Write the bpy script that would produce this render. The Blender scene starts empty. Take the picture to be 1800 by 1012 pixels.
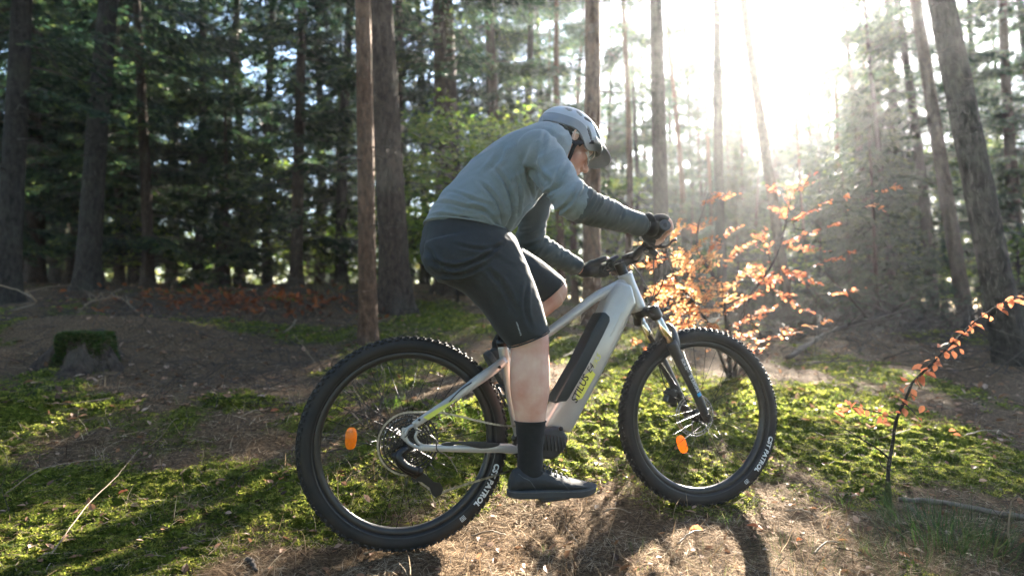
import bpy, bmesh, math, random
import numpy as np
from mathutils import Vector, Matrix, noise as mnoise
sc = bpy.context.scene
random.seed(7); np.random.seed(7)
PI = math.pi
# ---------------------------------------------------------------- camera, world, sun, exposure
FPX = 1060.0                       # focal length in pixels of the 1800 px wide photograph
PITCH = 0.0304
CAM = Vector((0.0, 0.0, 0.843))
cam_data = bpy.data.cameras.new("camera")
cam = bpy.data.objects.new("camera", cam_data); sc.collection.objects.link(cam)
cam.location = CAM; cam.rotation_euler = (PI/2 + PITCH, 0, 0)
cam_data.sensor_width = 36.0; cam_data.lens = FPX/1800*36
cam_data.clip_start = 0.05; cam_data.clip_end = 400
cam_data.dof.use_dof = True; cam_data.dof.focus_distance = 2.25; cam_data.dof.aperture_fstop = 1.45
sc.camera = cam
SUN_AZ, SUN_EL = math.radians(25.5), math.radians(24.5)     # azimuth to the right of the view axis (+Y)
world = bpy.data.worlds.new("World"); sc.world = world; world.use_nodes = True
wn = world.node_tree; bg = wn.nodes["Background"]
sky = wn.nodes.new("ShaderNodeTexSky"); sky.sky_type = 'NISHITA'; sky.sun_disc = False
sky.sun_elevation = SUN_EL; sky.sun_rotation = SUN_AZ
sky.altitude = 500; sky.air_density = 1.0; sky.dust_density = 0.8; sky.ozone_density = 1.0
wn.links.new(sky.outputs[0], bg.inputs[0]); bg.inputs[1].default_value = 0.05
sun_data = bpy.data.lights.new("sun", 'SUN'); sun_data.energy = 5.0; sun_data.angle = math.radians(0.5)
sun_data.color = (1.0, 0.90, 0.76)
sun = bpy.data.objects.new("sun", sun_data); sc.collection.objects.link(sun)
SUN_DIR = Vector((math.sin(SUN_AZ)*math.cos(SUN_EL), math.cos(SUN_AZ)*math.cos(SUN_EL), math.sin(SUN_EL)))
sun.rotation_euler = SUN_DIR.to_track_quat('Z', 'Y').to_euler(); sun.location = SUN_DIR*60
sc.view_settings.view_transform = 'Standard'; sc.view_settings.look = 'None'
sc.view_settings.gamma = 1.0; sc.view_settings.use_curve_mapping = False
sc.view_settings.exposure = 3.75
sc.render.engine = 'CYCLES'
sc.cycles.use_denoising = True
sc.cycles.max_bounces = 6; sc.cycles.diffuse_bounces = 3; sc.cycles.glossy_bounces = 3
sc.cycles.transmission_bounces = 4; sc.cycles.transparent_max_bounces = 8; sc.cycles.volume_bounces = 0
sc.cycles.use_adaptive_sampling = True; sc.cycles.adaptive_threshold = 0.02
HAZE_DENSITY, HAZE_G = 0.0009, 0.74

# ---------------------------------------------------------------- helpers
COL = sc.collection
WM = {}                                  # world matrix of every object built
def rotz(a): return Matrix.Rotation(a, 4, 'Z')
BIKE_M = Matrix.Translation((-.366, 2.124, .370)) @ rotz(.339) @ Matrix.Rotation(-.0125, 4, 'Y') @ Matrix.Rotation(-.046, 4, 'X')
BIKE_I = BIKE_M.inverted()
def ray(px, py):
    c, s = math.cos(PITCH), math.sin(PITCH)
    x, y, z = (px-900)/FPX, 1.0, -(py-506)/FPX
    return Vector((x, y*c - z*s, y*s + z*c))
def at(px, py, Y):
    d = ray(px, py); return CAM + d*(Y/d.y)
def bk(px, py, yb=0.0):
    """point on the plane y = yb of the bicycle's own space, seen at this pixel of the photograph"""
    o = BIKE_I @ CAM; d = BIKE_I.to_3x3() @ ray(px, py)
    return o + d*((yb - o.y)/d.y)
def tag(o, label=None, cat=None, group=None, kind=None):
    if label: o['label'] = label
    if cat: o['category'] = cat
    if group: o['group'] = group
    if kind: o['kind'] = kind
    return o
def empty(name, M, label=None, cat=None, group=None):
    o = bpy.data.objects.new(name, None); COL.objects.link(o); o.empty_display_size = .1
    o.matrix_world = M; WM[o.name] = M.copy()
    return tag(o, label, cat, group)
def link(name, me, parent=None, M=Matrix.Identity(4)):
    """links mesh me (its vertices in the space M) below parent"""
    o = bpy.data.objects.new(name, me); COL.objects.link(o)
    if parent is not None:
        o.parent = parent; L = WM[parent.name].inverted() @ M
        o.matrix_local = L; WM[o.name] = M.copy()
    else:
        o.matrix_world = M; WM[o.name] = M.copy()
    return o
class MB:
    def __init__(s): s.v = []; s.f = []; s.mi = []
    def add(s, vs, fs, mi=0):
        b = len(s.v); s.v += [tuple(p) for p in vs]; s.f += [tuple(i+b for i in f) for f in fs]; s.mi += [mi]*len(fs)
        return s
    def mesh(s, name, mats, smooth=True):
        me = bpy.data.meshes.new(name); me.from_pydata(s.v, [], s.f)
        for m in (mats if isinstance(mats, (list, tuple)) else [mats]): me.materials.append(m)
        me.polygons.foreach_set('material_index', s.mi)
        me.polygons.foreach_set('use_smooth', [smooth]*len(s.f))
        me.update(); return me
    def obj(s, name, mats, parent=None, M=Matrix.Identity(4), smooth=True, sharp=None, bevel=0, recenter=False):
        me = s.mesh(name, mats, smooth)
        if bevel or sharp is not None:
            bm = bmesh.new(); bm.from_mesh(me)
            bmesh.ops.recalc_face_normals(bm, faces=bm.faces)
            if bevel:
                es = [e for e in bm.edges if len(e.link_faces) == 2 and e.calc_face_angle(0) > math.radians(35)]
                bmesh.ops.bevel(bm, geom=es, offset=bevel, segments=3, profile=.5, affect='EDGES', clamp_overlap=True)
            lim = math.radians(sharp if sharp is not None else 40)
            for e in bm.edges:
                if len(e.link_faces) == 2 and e.calc_face_angle(0) > lim: e.smooth = False
            bm.to_mesh(me); bm.free()
        if recenter:
            n = len(me.vertices); co = np.empty(n*3); me.vertices.foreach_get('co', co); co = co.reshape(-1, 3)
            c = (co.min(0)+co.max(0))/2; me.vertices.foreach_set('co', (co-c).ravel()); me.update()
            M = M @ Matrix.Translation(Vector(c))
        return link(name, me, parent, M)
def V(*a): return Vector(a)
def smooth_path(pts, k=6, closed=False):
    P = [Vector(p) for p in pts]; n = len(P); out = []
    for i in range(n if closed else n-1):
        p0 = P[(i-1) % n] if (closed or i > 0) else P[0]*2-P[1]
        p1 = P[i]; p2 = P[(i+1) % n]
        p3 = P[(i+2) % n] if (closed or i < n-2) else P[-1]*2-P[-2]
        for j in range(k):
            t = j/k
            out.append(.5*((2*p1)+(p2-p0)*t+(2*p0-5*p1+4*p2-p3)*t*t+(3*p1-p0-3*p2+p3)*t**3))
    if not closed: out.append(P[-1].copy())
    return out
def lerp_list(vals, m):
    n = len(vals); out = []
    for i in range(m):
        t = i/(m-1)*(n-1); a = int(min(t, n-2)); u = t-a
        va, vb = vals[a], vals[a+1]
        out.append(tuple(x*(1-u)+y*u for x, y in zip(va, vb)) if isinstance(va, (tuple, list)) else va*(1-u)+vb*u)
    return out
def tube(mb, pts, r, n=10, ref=None, cap=True, closed=False, mi=0, power=2.0):
    """sweep; r is a number, a list, or a list of (in-plane, along-ref) half sizes"""
    P = [Vector(p) for p in pts]; m = len(P)
    if isinstance(r, (int, float)): R = [(r, r)]*m
    else:
        R = r if len(r) == m else lerp_list(list(r), m)
        R = [x if isinstance(x, (tuple, list)) else (x, x) for x in R]
    vs = []; prev = None
    for i in range(m):
        if closed: t = P[(i+1) % m]-P[i-1]
        else: t = P[min(i+1, m-1)]-P[max(i-1, 0)]
        if t.length < 1e-9: t = Vector((0, 0, 1))
        t.normalize()
        if ref is not None:
            b = Vector(ref); b = b - t*b.dot(t)
            if b.length < 1e-6: b = t.orthogonal()
        elif prev is None: b = t.orthogonal()
        else: b = prev - t*prev.dot(t)
        b.normalize(); prev = b; a = b.cross(t)
        for k in range(n):
            th = 2*PI*k/n; c, s = math.cos(th), math.sin(th)
            if power != 2.0:
                c = math.copysign(abs(c)**(2/power), c); s = math.copysign(abs(s)**(2/power), s)
            vs.append(P[i]+a*(R[i][0]*c)+b*(R[i][1]*s))
    fs = []
    for i in range(m if closed else m-1):
        j = (i+1) % m
        for k in range(n):
            fs.append((i*n+k, i*n+(k+1) % n, j*n+(k+1) % n, j*n+k))
    if cap and not closed:
        fs.append(tuple(range(n-1, -1, -1))); fs.append(tuple((m-1)*n+k for k in range(n)))
    return mb.add(vs, fs, mi)
def prism(mb, poly, y0, y1, mi=0, axis='y'):
    """polygon in the x,z plane between y0 and y1"""
    n = len(poly); vs = [V(p[0], y0, p[1]) for p in poly]+[V(p[0], y1, p[1]) for p in poly]
    fs = [tuple(range(n)), tuple(range(2*n-1, n-1, -1))]+[(i, i+n, (i+1) % n+n, (i+1) % n) for i in range(n)]
    return mb.add(vs, fs, mi)
def pxpoly(pts, yb): return [(p.x, p.z) for p in (bk(a, b, yb) for a, b in pts)]
def box(mb, c, h, M=None, mi=0):
    c = Vector(c); vs = []
    for sx in (-1, 1):
        for sy in (-1, 1):
            for sz in (-1, 1):
                d = V(sx*h[0], sy*h[1], sz*h[2]); vs.append(c+(M @ d if M else d))
    return mb.add(vs, [(0, 1, 3, 2), (4, 6, 7, 5), (0, 4, 5, 1), (2, 3, 7, 6), (0, 2, 6, 4), (1, 5, 7, 3)], mi)
def lathe_y(mb, prof, n=96, c=(0, 0, 0), mi=0, closed=True):
    """profile (radius, y) turned about the y axis"""
    c = Vector(c); m = len(prof); vs = []
    for i in range(n):
        a = 2*PI*i/n
        for r, y in prof: vs.append(c+V(r*math.cos(a), y, r*math.sin(a)))
    fs = []
    for i in range(n):
        j = (i+1) % n
        for k in range(m if closed else m-1):
            l = (k+1) % m; fs.append((i*m+k, i*m+l, j*m+l, j*m+k))
    return mb.add(vs, fs, mi)
def ellipsoid(mb, c, r, M=None, nu=20, nv=12, mi=0):
    c = Vector(c); vs = []; fs = []
    for j in range(1, nv):
        ph = PI*j/nv
        for i in range(nu):
            th = 2*PI*i/nu; d = V(r[0]*math.sin(ph)*math.cos(th), r[1]*math.sin(ph)*math.sin(th), r[2]*math.cos(ph))
            vs.append(c+(M @ d if M else d))
    t = V(0, 0, r[2]); top = len(vs); vs.append(c+(M @ t if M else t)); vs.append(c-(M @ t if M else t))
    for j in range(nv-2):
        for i in range(nu): fs.append((j*nu+i, (j+1)*nu+i, (j+1)*nu+(i+1) % nu, j*nu+(i+1) % nu))
    for i in range(nu):
        fs.append((top, i, (i+1) % nu)); fs.append((top+1, (nv-2)*nu+(i+1) % nu, (nv-2)*nu+i))
    return mb.add(vs, fs, mi)
def loft(mb, rings, cap=True, mi=0):
    n = len(rings[0]); vs = [p for r in rings for p in r]; fs = []
    for i in range(len(rings)-1):
        for k in range(n): fs.append((i*n+k, i*n+(k+1) % n, (i+1)*n+(k+1) % n, (i+1)*n+k))
    if cap: fs.append(tuple(range(n-1, -1, -1))); fs.append(tuple((len(rings)-1)*n+k for k in range(n)))
    return mb.add(vs, fs, mi)
def stations(mb, st, n=24, sub=4, power=2.2, y0=None):
    """st: (px,py of one outline, px,py of the other, half width, y of the middle) in bicycle space"""
    rows = []
    for (ax, ay, bx, by, w, yc) in st:
        A, B = bk(ax, ay, yc), bk(bx, by, yc); rows.append((A, B, w))
    A = smooth_path([r[0] for r in rows], sub); B = smooth_path([r[1] for r in rows], sub)
    W = lerp_list([r[2] for r in rows], len(A)); rings = []
    for a, b, w in zip(A, B, W):
        c = (a+b)/2; h = (a-b)/2; ring = []
        for k in range(n):
            th = 2*PI*k/n; cc, ss = math.cos(th), math.sin(th)
            cc = math.copysign(abs(cc)**(2/power), cc); ss = math.copysign(abs(ss)**(2/power), ss)
            ring.append(c+h*cc+V(0, w*ss, 0))
        rings.append(ring)
    return loft(mb, rings)
def remesh(mb, voxel, smooth=4, fac=.5):
    """one continuous skin over everything in mb"""
    me = mb.mesh("tmp", bpy.data.materials[0] if bpy.data.materials else M_('tmp', (1, 1, 1)))
    bm = bmesh.new(); bm.from_mesh(me); bmesh.ops.recalc_face_normals(bm, faces=bm.faces); bm.to_mesh(me); bm.free()
    o = bpy.data.objects.new("tmp", me); COL.objects.link(o)
    m = o.modifiers.new("r", 'REMESH'); m.mode = 'VOXEL'; m.voxel_size = voxel
    if smooth:
        s = o.modifiers.new("s", 'SMOOTH'); s.factor = fac; s.iterations = smooth
    dg = bpy.context.evaluated_depsgraph_get(); e = o.evaluated_get(dg)
    out = bpy.data.meshes.new_from_object(e); n = len(out.vertices)
    bpy.data.objects.remove(o); bpy.data.meshes.remove(me)
    return out
def coords(me):
    a = np.empty(len(me.vertices)*3); me.vertices.foreach_get('co', a); return a.reshape(-1, 3)
def normals(me):
    a = np.empty(len(me.vertices)*3); me.vertices.foreach_get('normal', a); return a.reshape(-1, 3)
def setco(me, a): me.vertices.foreach_set('co', np.asarray(a).ravel()); me.update()
def finish(me, mats, name):
    me.name = name; me.materials.clear()
    for m in (mats if isinstance(mats, (list, tuple)) else [mats]): me.materials.append(m)
    me.polygons.foreach_set('use_smooth', [True]*len(me.polygons)); return me
_perm = np.random.RandomState(3).rand(64, 64, 64)
def vnoise(p, s=1.0, off=0.0):
    """smooth value noise in -1..1 for an (n,3) array"""
    q = np.asarray(p)*s+off+100.0; i = np.floor(q).astype(int); f = q-i; f = f*f*(3-2*f); i &= 63; j = (i+1) & 63
    g = lambda a, b, c: _perm[a, b, c]
    x0, y0, z0 = i.T; x1, y1, z1 = j.T; fx, fy, fz = f.T
    c00 = g(x0, y0, z0)*(1-fx)+g(x1, y0, z0)*fx; c10 = g(x0, y1, z0)*(1-fx)+g(x1, y1, z0)*fx
    c01 = g(x0, y0, z1)*(1-fx)+g(x1, y0, z1)*fx; c11 = g(x0, y1, z1)*(1-fx)+g(x1, y1, z1)*fx
    return ((c00*(1-fy)+c10*fy)*(1-fz)+(c01*(1-fy)+c11*fy)*fz)*2-1
def fbm(p, s, octv=4, off=0.0):
    r = 0; a = 1; t = 0
    for k in range(octv): r = r+a*vnoise(p, s*2**k, off+17.3*k); t += a; a *= .5
    return r/t

# ---------------------------------------------------------------- materials
def M_(name, col, rough=.5, metal=0., spec=.5, noise_=None, bump=None, trans=None, coat=0., sheen=0., alt=None, coords='Object', bscale=None):
    """principled material; noise_=(scale, amount) breaks up the colour, alt = second colour, bump=(scale, strength, distance)"""
    m = bpy.data.materials.new(name); m.use_nodes = True; nt = m.node_tree; N = nt.nodes; L = nt.links
    p = N["Principled BSDF"]; p.inputs['Base Color'].default_value = (*col, 1); p.inputs['Roughness'].default_value = rough
    p.inputs['Metallic'].default_value = metal; p.inputs['Specular IOR Level'].default_value = spec
    p.inputs['Coat Weight'].default_value = coat; p.inputs['Sheen Weight'].default_value = sheen
    tc = N.new("ShaderNodeTexCoord"); src = tc.outputs[coords]
    if noise_:
        n = N.new("ShaderNodeTexNoise"); n.inputs['Scale'].default_value = noise_[0]; n.inputs['Detail'].default_value = 6
        L.new(src, n.inputs['Vector'])
        r = N.new("ShaderNodeMapRange"); r.inputs[1].default_value = .35; r.inputs[2].default_value = .65; L.new(n.outputs[0], r.inputs[0])
        mx = N.new("ShaderNodeMix"); mx.data_type = 'RGBA'; L.new(r.outputs[0], mx.inputs[0])
        c2 = alt if alt else tuple(c*(1-noise_[1]) for c in col)
        mx.inputs[6].default_value = (*col, 1); mx.inputs[7].default_value = (*c2, 1); L.new(mx.outputs[2], p.inputs['Base Color'])
        m['colnode'] = mx.name
    if bump:
        n2 = N.new("ShaderNodeTexNoise"); n2.inputs['Scale'].default_value = bump[0]; n2.inputs['Detail'].default_value = 5
        if bscale:
            mp = N.new("ShaderNodeMapping"); mp.inputs['Scale'].default_value = bscale; L.new(src, mp.inputs[0]); L.new(mp.outputs[0], n2.inputs['Vector'])
        else: L.new(src, n2.inputs['Vector'])
        b = N.new("ShaderNodeBump"); b.inputs['Strength'].default_value = bump[1]; b.inputs['Distance'].default_value = bump[2]
        L.new(n2.outputs[0], b.inputs['Height']); L.new(b.outputs[0], p.inputs['Normal'])
    if trans:
        t = N.new("ShaderNodeBsdfTranslucent"); mix = N.new("ShaderNodeMixShader"); mix.inputs[0].default_value = trans[0]
        t.inputs[0].default_value = (*trans[1], 1)
        L.new(p.outputs[0], mix.inputs[1]); L.new(t.outputs[0], mix.inputs[2])
        L.new(mix.outputs[0], N["Material Output"].inputs[0])
    return m
def vary(m, amount=.35, hue=.02):
    """object-to-object variation of a material's colour"""
    nt = m.node_tree; N = nt.nodes; L = nt.links; p = N["Principled BSDF"]
    oi = N.new("ShaderNodeObjectInfo"); h = N.new("ShaderNodeHueSaturation")
    mr = N.new("ShaderNodeMapRange"); mr.inputs[3].default_value = 1-amount; mr.inputs[4].default_value = 1+amount
    L.new(oi.outputs['Random'], mr.inputs[0]); L.new(mr.outputs[0], h.inputs['Value'])
    lk = p.inputs['Base Color'].links
    if lk: L.new(lk[0].from_socket, h.inputs['Color'])
    else: h.inputs['Color'].default_value = p.inputs['Base Color'].default_value
    L.new(h.outputs[0], p.inputs['Base Color']); return m
def text_mesh(s, size=1.0, bold=0.0, shear=0.0, spacing=1.0, res=3):
    """flat lettering as (verts, faces), x to the right, y up, height of capitals about .7*size"""
    c = bpy.data.curves.new("t", 'FONT'); c.body = s; c.size = size; c.offset = bold; c.shear = shear; c.space_character = spacing
    c.resolution_u = res; c.fill_mode = 'FRONT'
    o = bpy.data.objects.new("t", c); COL.objects.link(o)
    dg = bpy.context.evaluated_depsgraph_get(); me = bpy.data.meshes.new_from_object(o.evaluated_get(dg))
    bm = bmesh.new(); bm.from_mesh(me); bmesh.ops.triangulate(bm, faces=bm.faces)
    bmesh.ops.subdivide_edges(bm, edges=[e for e in bm.edges if e.calc_length() > size*.3], cuts=2)
    bmesh.ops.triangulate(bm, faces=bm.faces)
    vs = [v.co.copy() for v in bm.verts]; bm.verts.index_update(); fs = [tuple(v.index for v in f.verts) for f in bm.faces]
    bm.free(); bpy.data.objects.remove(o); bpy.data.curves.remove(c); bpy.data.meshes.remove(me)
    return vs, fs
# ================================================================ GROUND
def smin(a, b, k=1.5):
    h = np.clip(.5+.5*(b-a)/k, 0, 1); return b*(1-h)+a*h-k*h*(1-h)
def ghf(x, y, fine=True):
    """height of the ground (numpy arrays)"""
    x = np.asarray(x, float); y = np.asarray(y, float)
    u = 1/(1+np.exp(-(x-.1*y-.2)*1.3))                    # 0 on the left, 1 on the right
    a = .142*(1-u)+.108*u; L = 9.0*(1-u)+5.2*u
    t = y-2.25-.12*x
    tt = np.where(t > 0, smin(t, L, 3.0)+.0*t, t*.45)
    tt = np.where(t > 0, np.where(tt < 0, t, tt), tt)
    z = a*tt
    z = z-.035*np.clip(t-12, 0, 100)*(1-u)*.3
    p = np.stack([x, y, np.zeros_like(x)], -1).reshape(-1, 3)
    w = np.clip((np.abs(t+.15)-.15)/.9, 0, 1)             # the wheel line stays smooth
    n1 = vnoise(p, .55, 5).reshape(x.shape); n2 = fbm(p, 1.7, 3, 11).reshape(x.shape)
    z = z+w*(.085*n1+.050*n2)
    # mossy hummock with the old stump at the left, bank on the far left
    z = z+.16*np.exp(-(((x+4.3)/1.1)**2+((y-5.35)/.42)**2))+.10*np.exp(-(((x+3.2)/.9)**2+((y-5.5)/.4)**2))
    z = z+.10*np.exp(-(((x+2.2)/1.6)**2+((y-3.6)/.5)**2))
    if fine:
        n3 = fbm(p, 6.0, 3, 23).reshape(x.shape); mm = mossf(x.ravel(), y.ravel()).reshape(x.shape); ml = np.abs(fbm(p, 15, 2, 59)).reshape(x.shape); n4 = fbm(p, 28, 3, 31).reshape(x.shape)
        near = np.clip(1.4-y/9, .15, 1)
        wd = .35+.65*w
        z = z+near*wd*(.020*n3+.0065*n4+np.clip(mm*2-.6, 0, 1)*(.034-.10*ml))
    return z
def gh(x, y): return float(ghf(np.array([x]), np.array([y]))[0])
def mossf(x, y):
    """how mossy the ground is, 0..1"""
    x = np.asarray(x, float); y = np.asarray(y, float); p = np.stack([x, y, np.zeros_like(x)], -1)
    n = fbm(p, .95, 4, 41)*2.2+.9*fbm(p, 4.5, 3, 43)
    t = y-2.25-.12*x
    track = np.exp(-((t+.18-.05*x)/.24)**2)*(1/(1+np.exp(-(x+.95)*5)))      # needle litter of the path under the wheels
    front = np.exp(-np.clip(t+.45, -9, 0)**2*0)*np.where(t < -.1, 1, 0)*.25
    band = np.exp(-((t-1.0)/1.2)**2)*.55
    left = 1/(1+np.exp((x+.75)*4))*np.exp(-(np.clip(t-.2, 0, 9)/1.6)**2)*.42
    far = np.clip((t-2.6)/3.0, 0, 1)*.24
    return np.clip(.22+band+left+n*.75-track*1.0-far-front*.4, 0, 1)
def ground_at(px, py, t0=1.3):
    """where the ray through this pixel meets the ground"""
    d = ray(px, py); lo = t0
    for i in range(1200):
        t = lo+i*.03; p = CAM+d*t
        if p.z <= gh(p.x, p.y): return V(p.x, p.y, gh(p.x, p.y))
    return p
# one sheet, fine near the bicycle and coarse far away
def graded(lo, hi, fine_lo, fine_hi, step, grow):
    c = list(np.arange(fine_lo, fine_hi, step)); s = step; v = fine_hi
    while v < hi: c.append(v); s *= grow; v += s
    c.append(hi); s = step; v = fine_lo-step; l = []
    while v > lo: l.append(v); s *= grow; v -= s
    l.append(lo); return np.array(l[::-1]+c)
gx = graded(-160, 160, -2.6, 2.8, .0125, 1.035); gy = graded(-60, 220, 1.55, 3.7, .0125, 1.03)
GX, GY = np.meshgrid(gx, gy); GZ = ghf(GX, GY)
nx, ny = len(gx), len(gy)
me = bpy.data.meshes.new('ground'); idx = np.arange(nx*ny).reshape(ny, nx)
q = np.stack([idx[:-1, :-1], idx[:-1, 1:], idx[1:, 1:], idx[1:, :-1]], -1).reshape(-1, 4)
def np_mesh(name, verts, faces, mats, smooth=True, mi=None):
    me = bpy.data.meshes.new(name); nv, nf, k = len(verts), len(faces), faces.shape[1]
    me.vertices.add(nv); me.vertices.foreach_set('co', np.ascontiguousarray(verts, dtype=np.float32).ravel())
    me.loops.add(nf*k); me.loops.foreach_set('vertex_index', np.ascontiguousarray(faces, dtype=np.int32).ravel())
    me.polygons.add(nf); me.polygons.foreach_set('loop_start', np.arange(0, nf*k, k, dtype=np.int32))
    for m in (mats if isinstance(mats, (list, tuple)) else [mats]): me.materials.append(m)
    if mi is not None: me.polygons.foreach_set('material_index', np.ascontiguousarray(mi, dtype=np.int32))
    me.polygons.foreach_set('use_smooth', np.full(nf, smooth)); me.update(calc_edges=True); return me
me = np_mesh('ground', np.stack([GX, GY, GZ], -1).reshape(-1, 3), q, [])
at_ = me.attributes.new('moss', 'FLOAT', 'POINT'); at_.data.foreach_set('value', mossf(GX.ravel(), GY.ravel()).astype(np.float32))
mg = bpy.data.materials.new('forest_floor'); mg.use_nodes = True; nt = mg.node_tree; N = nt.nodes; L = nt.links; p_ = N["Principled BSDF"]
def nd(t, **k):
    n = N.new(t)
    for a, b in k.items(): setattr(n, a, b)
    return n
def ramp(fac, cols):
    r = nd("ShaderNodeValToRGB"); L.new(fac, r.inputs[0]); e = r.color_ramp.elements
    e[0].position, e[0].color = cols[0][0], (*cols[0][1], 1); e[1].position, e[1].color = cols[-1][0], (*cols[-1][1], 1)
    for a, c in cols[1:-1]: x = e.new(a); x.color = (*c, 1)
    return r.outputs[0]
def noise_tex(scale, det=6, w=0.0, mp=None, rough=.6):
    n = nd("ShaderNodeTexNoise"); n.inputs['Scale'].default_value = scale; n.inputs['Detail'].default_value = det; n.inputs['Roughness'].default_value = rough
    L.new(mp or tc.outputs['Object'], n.inputs['Vector']); return n.outputs[0]
tc = nd("ShaderNodeTexCoord")
lit = ramp(noise_tex(70, 8), [(.30, (.028, .019, .012)), (.45, (.085, .056, .034)), (.58, (.16, .108, .064)), (.72, (.27, .195, .125))])
mos = ramp(noise_tex(45, 8), [(.28, (.014, .018, .004)), (.45, (.06, .075, .011)), (.60, (.12, .14, .020)), (.75, (.20, .20, .04))])
am = nd("ShaderNodeAttribute", attribute_name='moss')
mixf = nd("ShaderNodeMath", operation='ADD'); sub = nd("ShaderNodeMath", operation='MULTIPLY_ADD'); L.new(noise_tex(22, 6), sub.inputs[0]); sub.inputs[1].default_value = 1.4; sub.inputs[2].default_value = -.70
L.new(am.outputs['Fac'], mixf.inputs[0]); L.new(sub.outputs[0], mixf.inputs[1])
cr = nd("ShaderNodeMapRange"); cr.inputs[1].default_value = .25; cr.inputs[2].default_value = .75; L.new(mixf.outputs[0], cr.inputs[0])
mx = nd("ShaderNodeMix", data_type='RGBA'); L.new(cr.outputs[0], mx.inputs[0]); L.new(lit, mx.inputs[6]); L.new(mos, mx.inputs[7]); L.new(mx.outputs[2], p_.inputs['Base Color'])
p_.inputs['Roughness'].default_value = .9; p_.inputs['Specular IOR Level'].default_value = .05
bmp = nd("ShaderNodeBump"); bmp.inputs['Strength'].default_value = .9; bmp.inputs['Distance'].default_value = .012; L.new(noise_tex(110, 8), bmp.inputs['Height']); L.new(bmp.outputs[0], p_.inputs['Normal'])
me.materials.append(mg); tag(link('ground', me), kind='structure')

# ---------------------------------------------------------------- scattering real geometry
def rot_arr(yaw, tilt, tdir):
    """rotation matrices: spin by yaw, then lean by tilt towards tdir"""
    cy, sy = np.cos(yaw), np.sin(yaw); z = np.zeros_like(cy); o = np.ones_like(cy)
    A = np.stack([np.stack([cy, -sy, z], -1), np.stack([sy, cy, z], -1), np.stack([z, z, o], -1)], -2)
    ax, ay = -np.sin(tdir), np.cos(tdir); c, s = np.cos(tilt), np.sin(tilt); C = 1-c
    Bm = np.stack([np.stack([c+ax*ax*C, ax*ay*C, ay*s], -1), np.stack([ax*ay*C, c+ay*ay*C, -ax*s], -1), np.stack([-ay*s, ax*s, c], -1)], -2)
    return Bm @ A
def scatter(name, tmpl, P, R, S, mat, kind='stuff', smooth=False, parent=None, M=None):
    """tmpl: (verts, faces); one mesh with a copy at every point and a tint value for every copy"""
    tv, tf = np.asarray(tmpl[0], float), np.asarray(tmpl[1], int); n, k = len(P), len(tv)
    S = np.asarray(S); S = S[:, None] if S.ndim == 1 else S
    v = np.einsum('nij,nkj->nki', R, tv[None]*S[:, None, :])+P[:, None, :]
    f = (tf[None]+(np.arange(n)*k)[:, None, None]).reshape(-1, tf.shape[1])
    me = np_mesh(name, v.reshape(-1, 3), f, mat, smooth)
    a = me.attributes.new('tint', 'FLOAT', 'POINT'); a.data.foreach_set('value', np.repeat(np.random.rand(n), k).astype(np.float32))
    if kind == 'mesh': return me
    return tag(link(name, me, parent, M or Matrix.Identity(4)), kind=kind)
def tint_mat(name, cols, rough=.6, trans=0.0, tcol_k=1.6, spec=.3, patch=None):
    """leaf-like material coloured by the 'tint' of each piece, partly translucent"""
    m = bpy.data.materials.new(name); m.use_nodes = True; nt = m.node_tree; N = nt.nodes; L = nt.links; p = N["Principled BSDF"]
    a = N.new("ShaderNodeAttribute"); a.attribute_name = 'tint'
    r = N.new("ShaderNodeValToRGB"); e = r.color_ramp.elements; fac = a.outputs['Fac']
    if patch:
        tc = N.new("ShaderNodeTexCoord"); n = N.new("ShaderNodeTexNoise"); n.inputs['Scale'].default_value = patch; n.inputs['Detail'].default_value = 3; L.new(tc.outputs['Object'], n.inputs['Vector'])
        mr = N.new("ShaderNodeMapRange"); mr.inputs[1].default_value = .3; mr.inputs[2].default_value = .7; mr.inputs[3].default_value = -.35; mr.inputs[4].default_value = .35; L.new(n.outputs[0], mr.inputs[0])
        ad = N.new("ShaderNodeMath"); ad.operation = 'ADD'; L.new(fac, ad.inputs[0]); L.new(mr.outputs[0], ad.inputs[1]); fac = ad.outputs[0]
    L.new(fac, r.inputs[0])
    e[0].position, e[0].color = 0, (*cols[0], 1); e[1].position, e[1].color = 1, (*cols[-1], 1)
    for i, c in enumerate(cols[1:-1]): x = e.new((i+1)/(len(cols)-1)); x.color = (*c, 1)
    L.new(r.outputs[0], p.inputs['Base Color']); p.inputs['Roughness'].default_value = rough; p.inputs['Specular IOR Level'].default_value = spec
    if trans:
        t = N.new("ShaderNodeBsdfTranslucent"); mix = N.new("ShaderNodeMixShader"); mix.inputs[0].default_value = trans
        g = N.new("ShaderNodeMix"); g.data_type = 'RGBA'; g.blend_type = 'MULTIPLY'; g.inputs[0].default_value = 1; g.inputs[7].default_value = (tcol_k,)*3+(1,); g.clamp_result = False
        L.new(r.outputs[0], g.inputs[6]); L.new(g.outputs[2], t.inputs[0])
        L.new(p.outputs[0], mix.inputs[1]); L.new(t.outputs[0], mix.inputs[2]); L.new(mix.outputs[0], N["Material Output"].inputs[0])
    return m
def view_pts(n, y0, y1, power, rng, pad=1.0):
    """points spread over the ground in view, denser near"""
    u = rng.rand(n); y = y0+(y1-y0)*u**power; x = (rng.rand(n)*2-1)*(y*.88+pad*.3); return x, y
rng = np.random.RandomState(5)
m_moss = tint_mat('moss', [(.022, .034, .009), (.065, .088, .013), (.120, .140, .020), (.225, .22, .045)], .7, .52, 2.3, spec=.1, patch=9)
m_straw = tint_mat('needle_straw', [(.045, .028, .017), (.14, .090, .050), (.27, .19, .115), (.42, .34, .24)], .85, .25, 1.5, spec=.05, patch=4)
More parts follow.
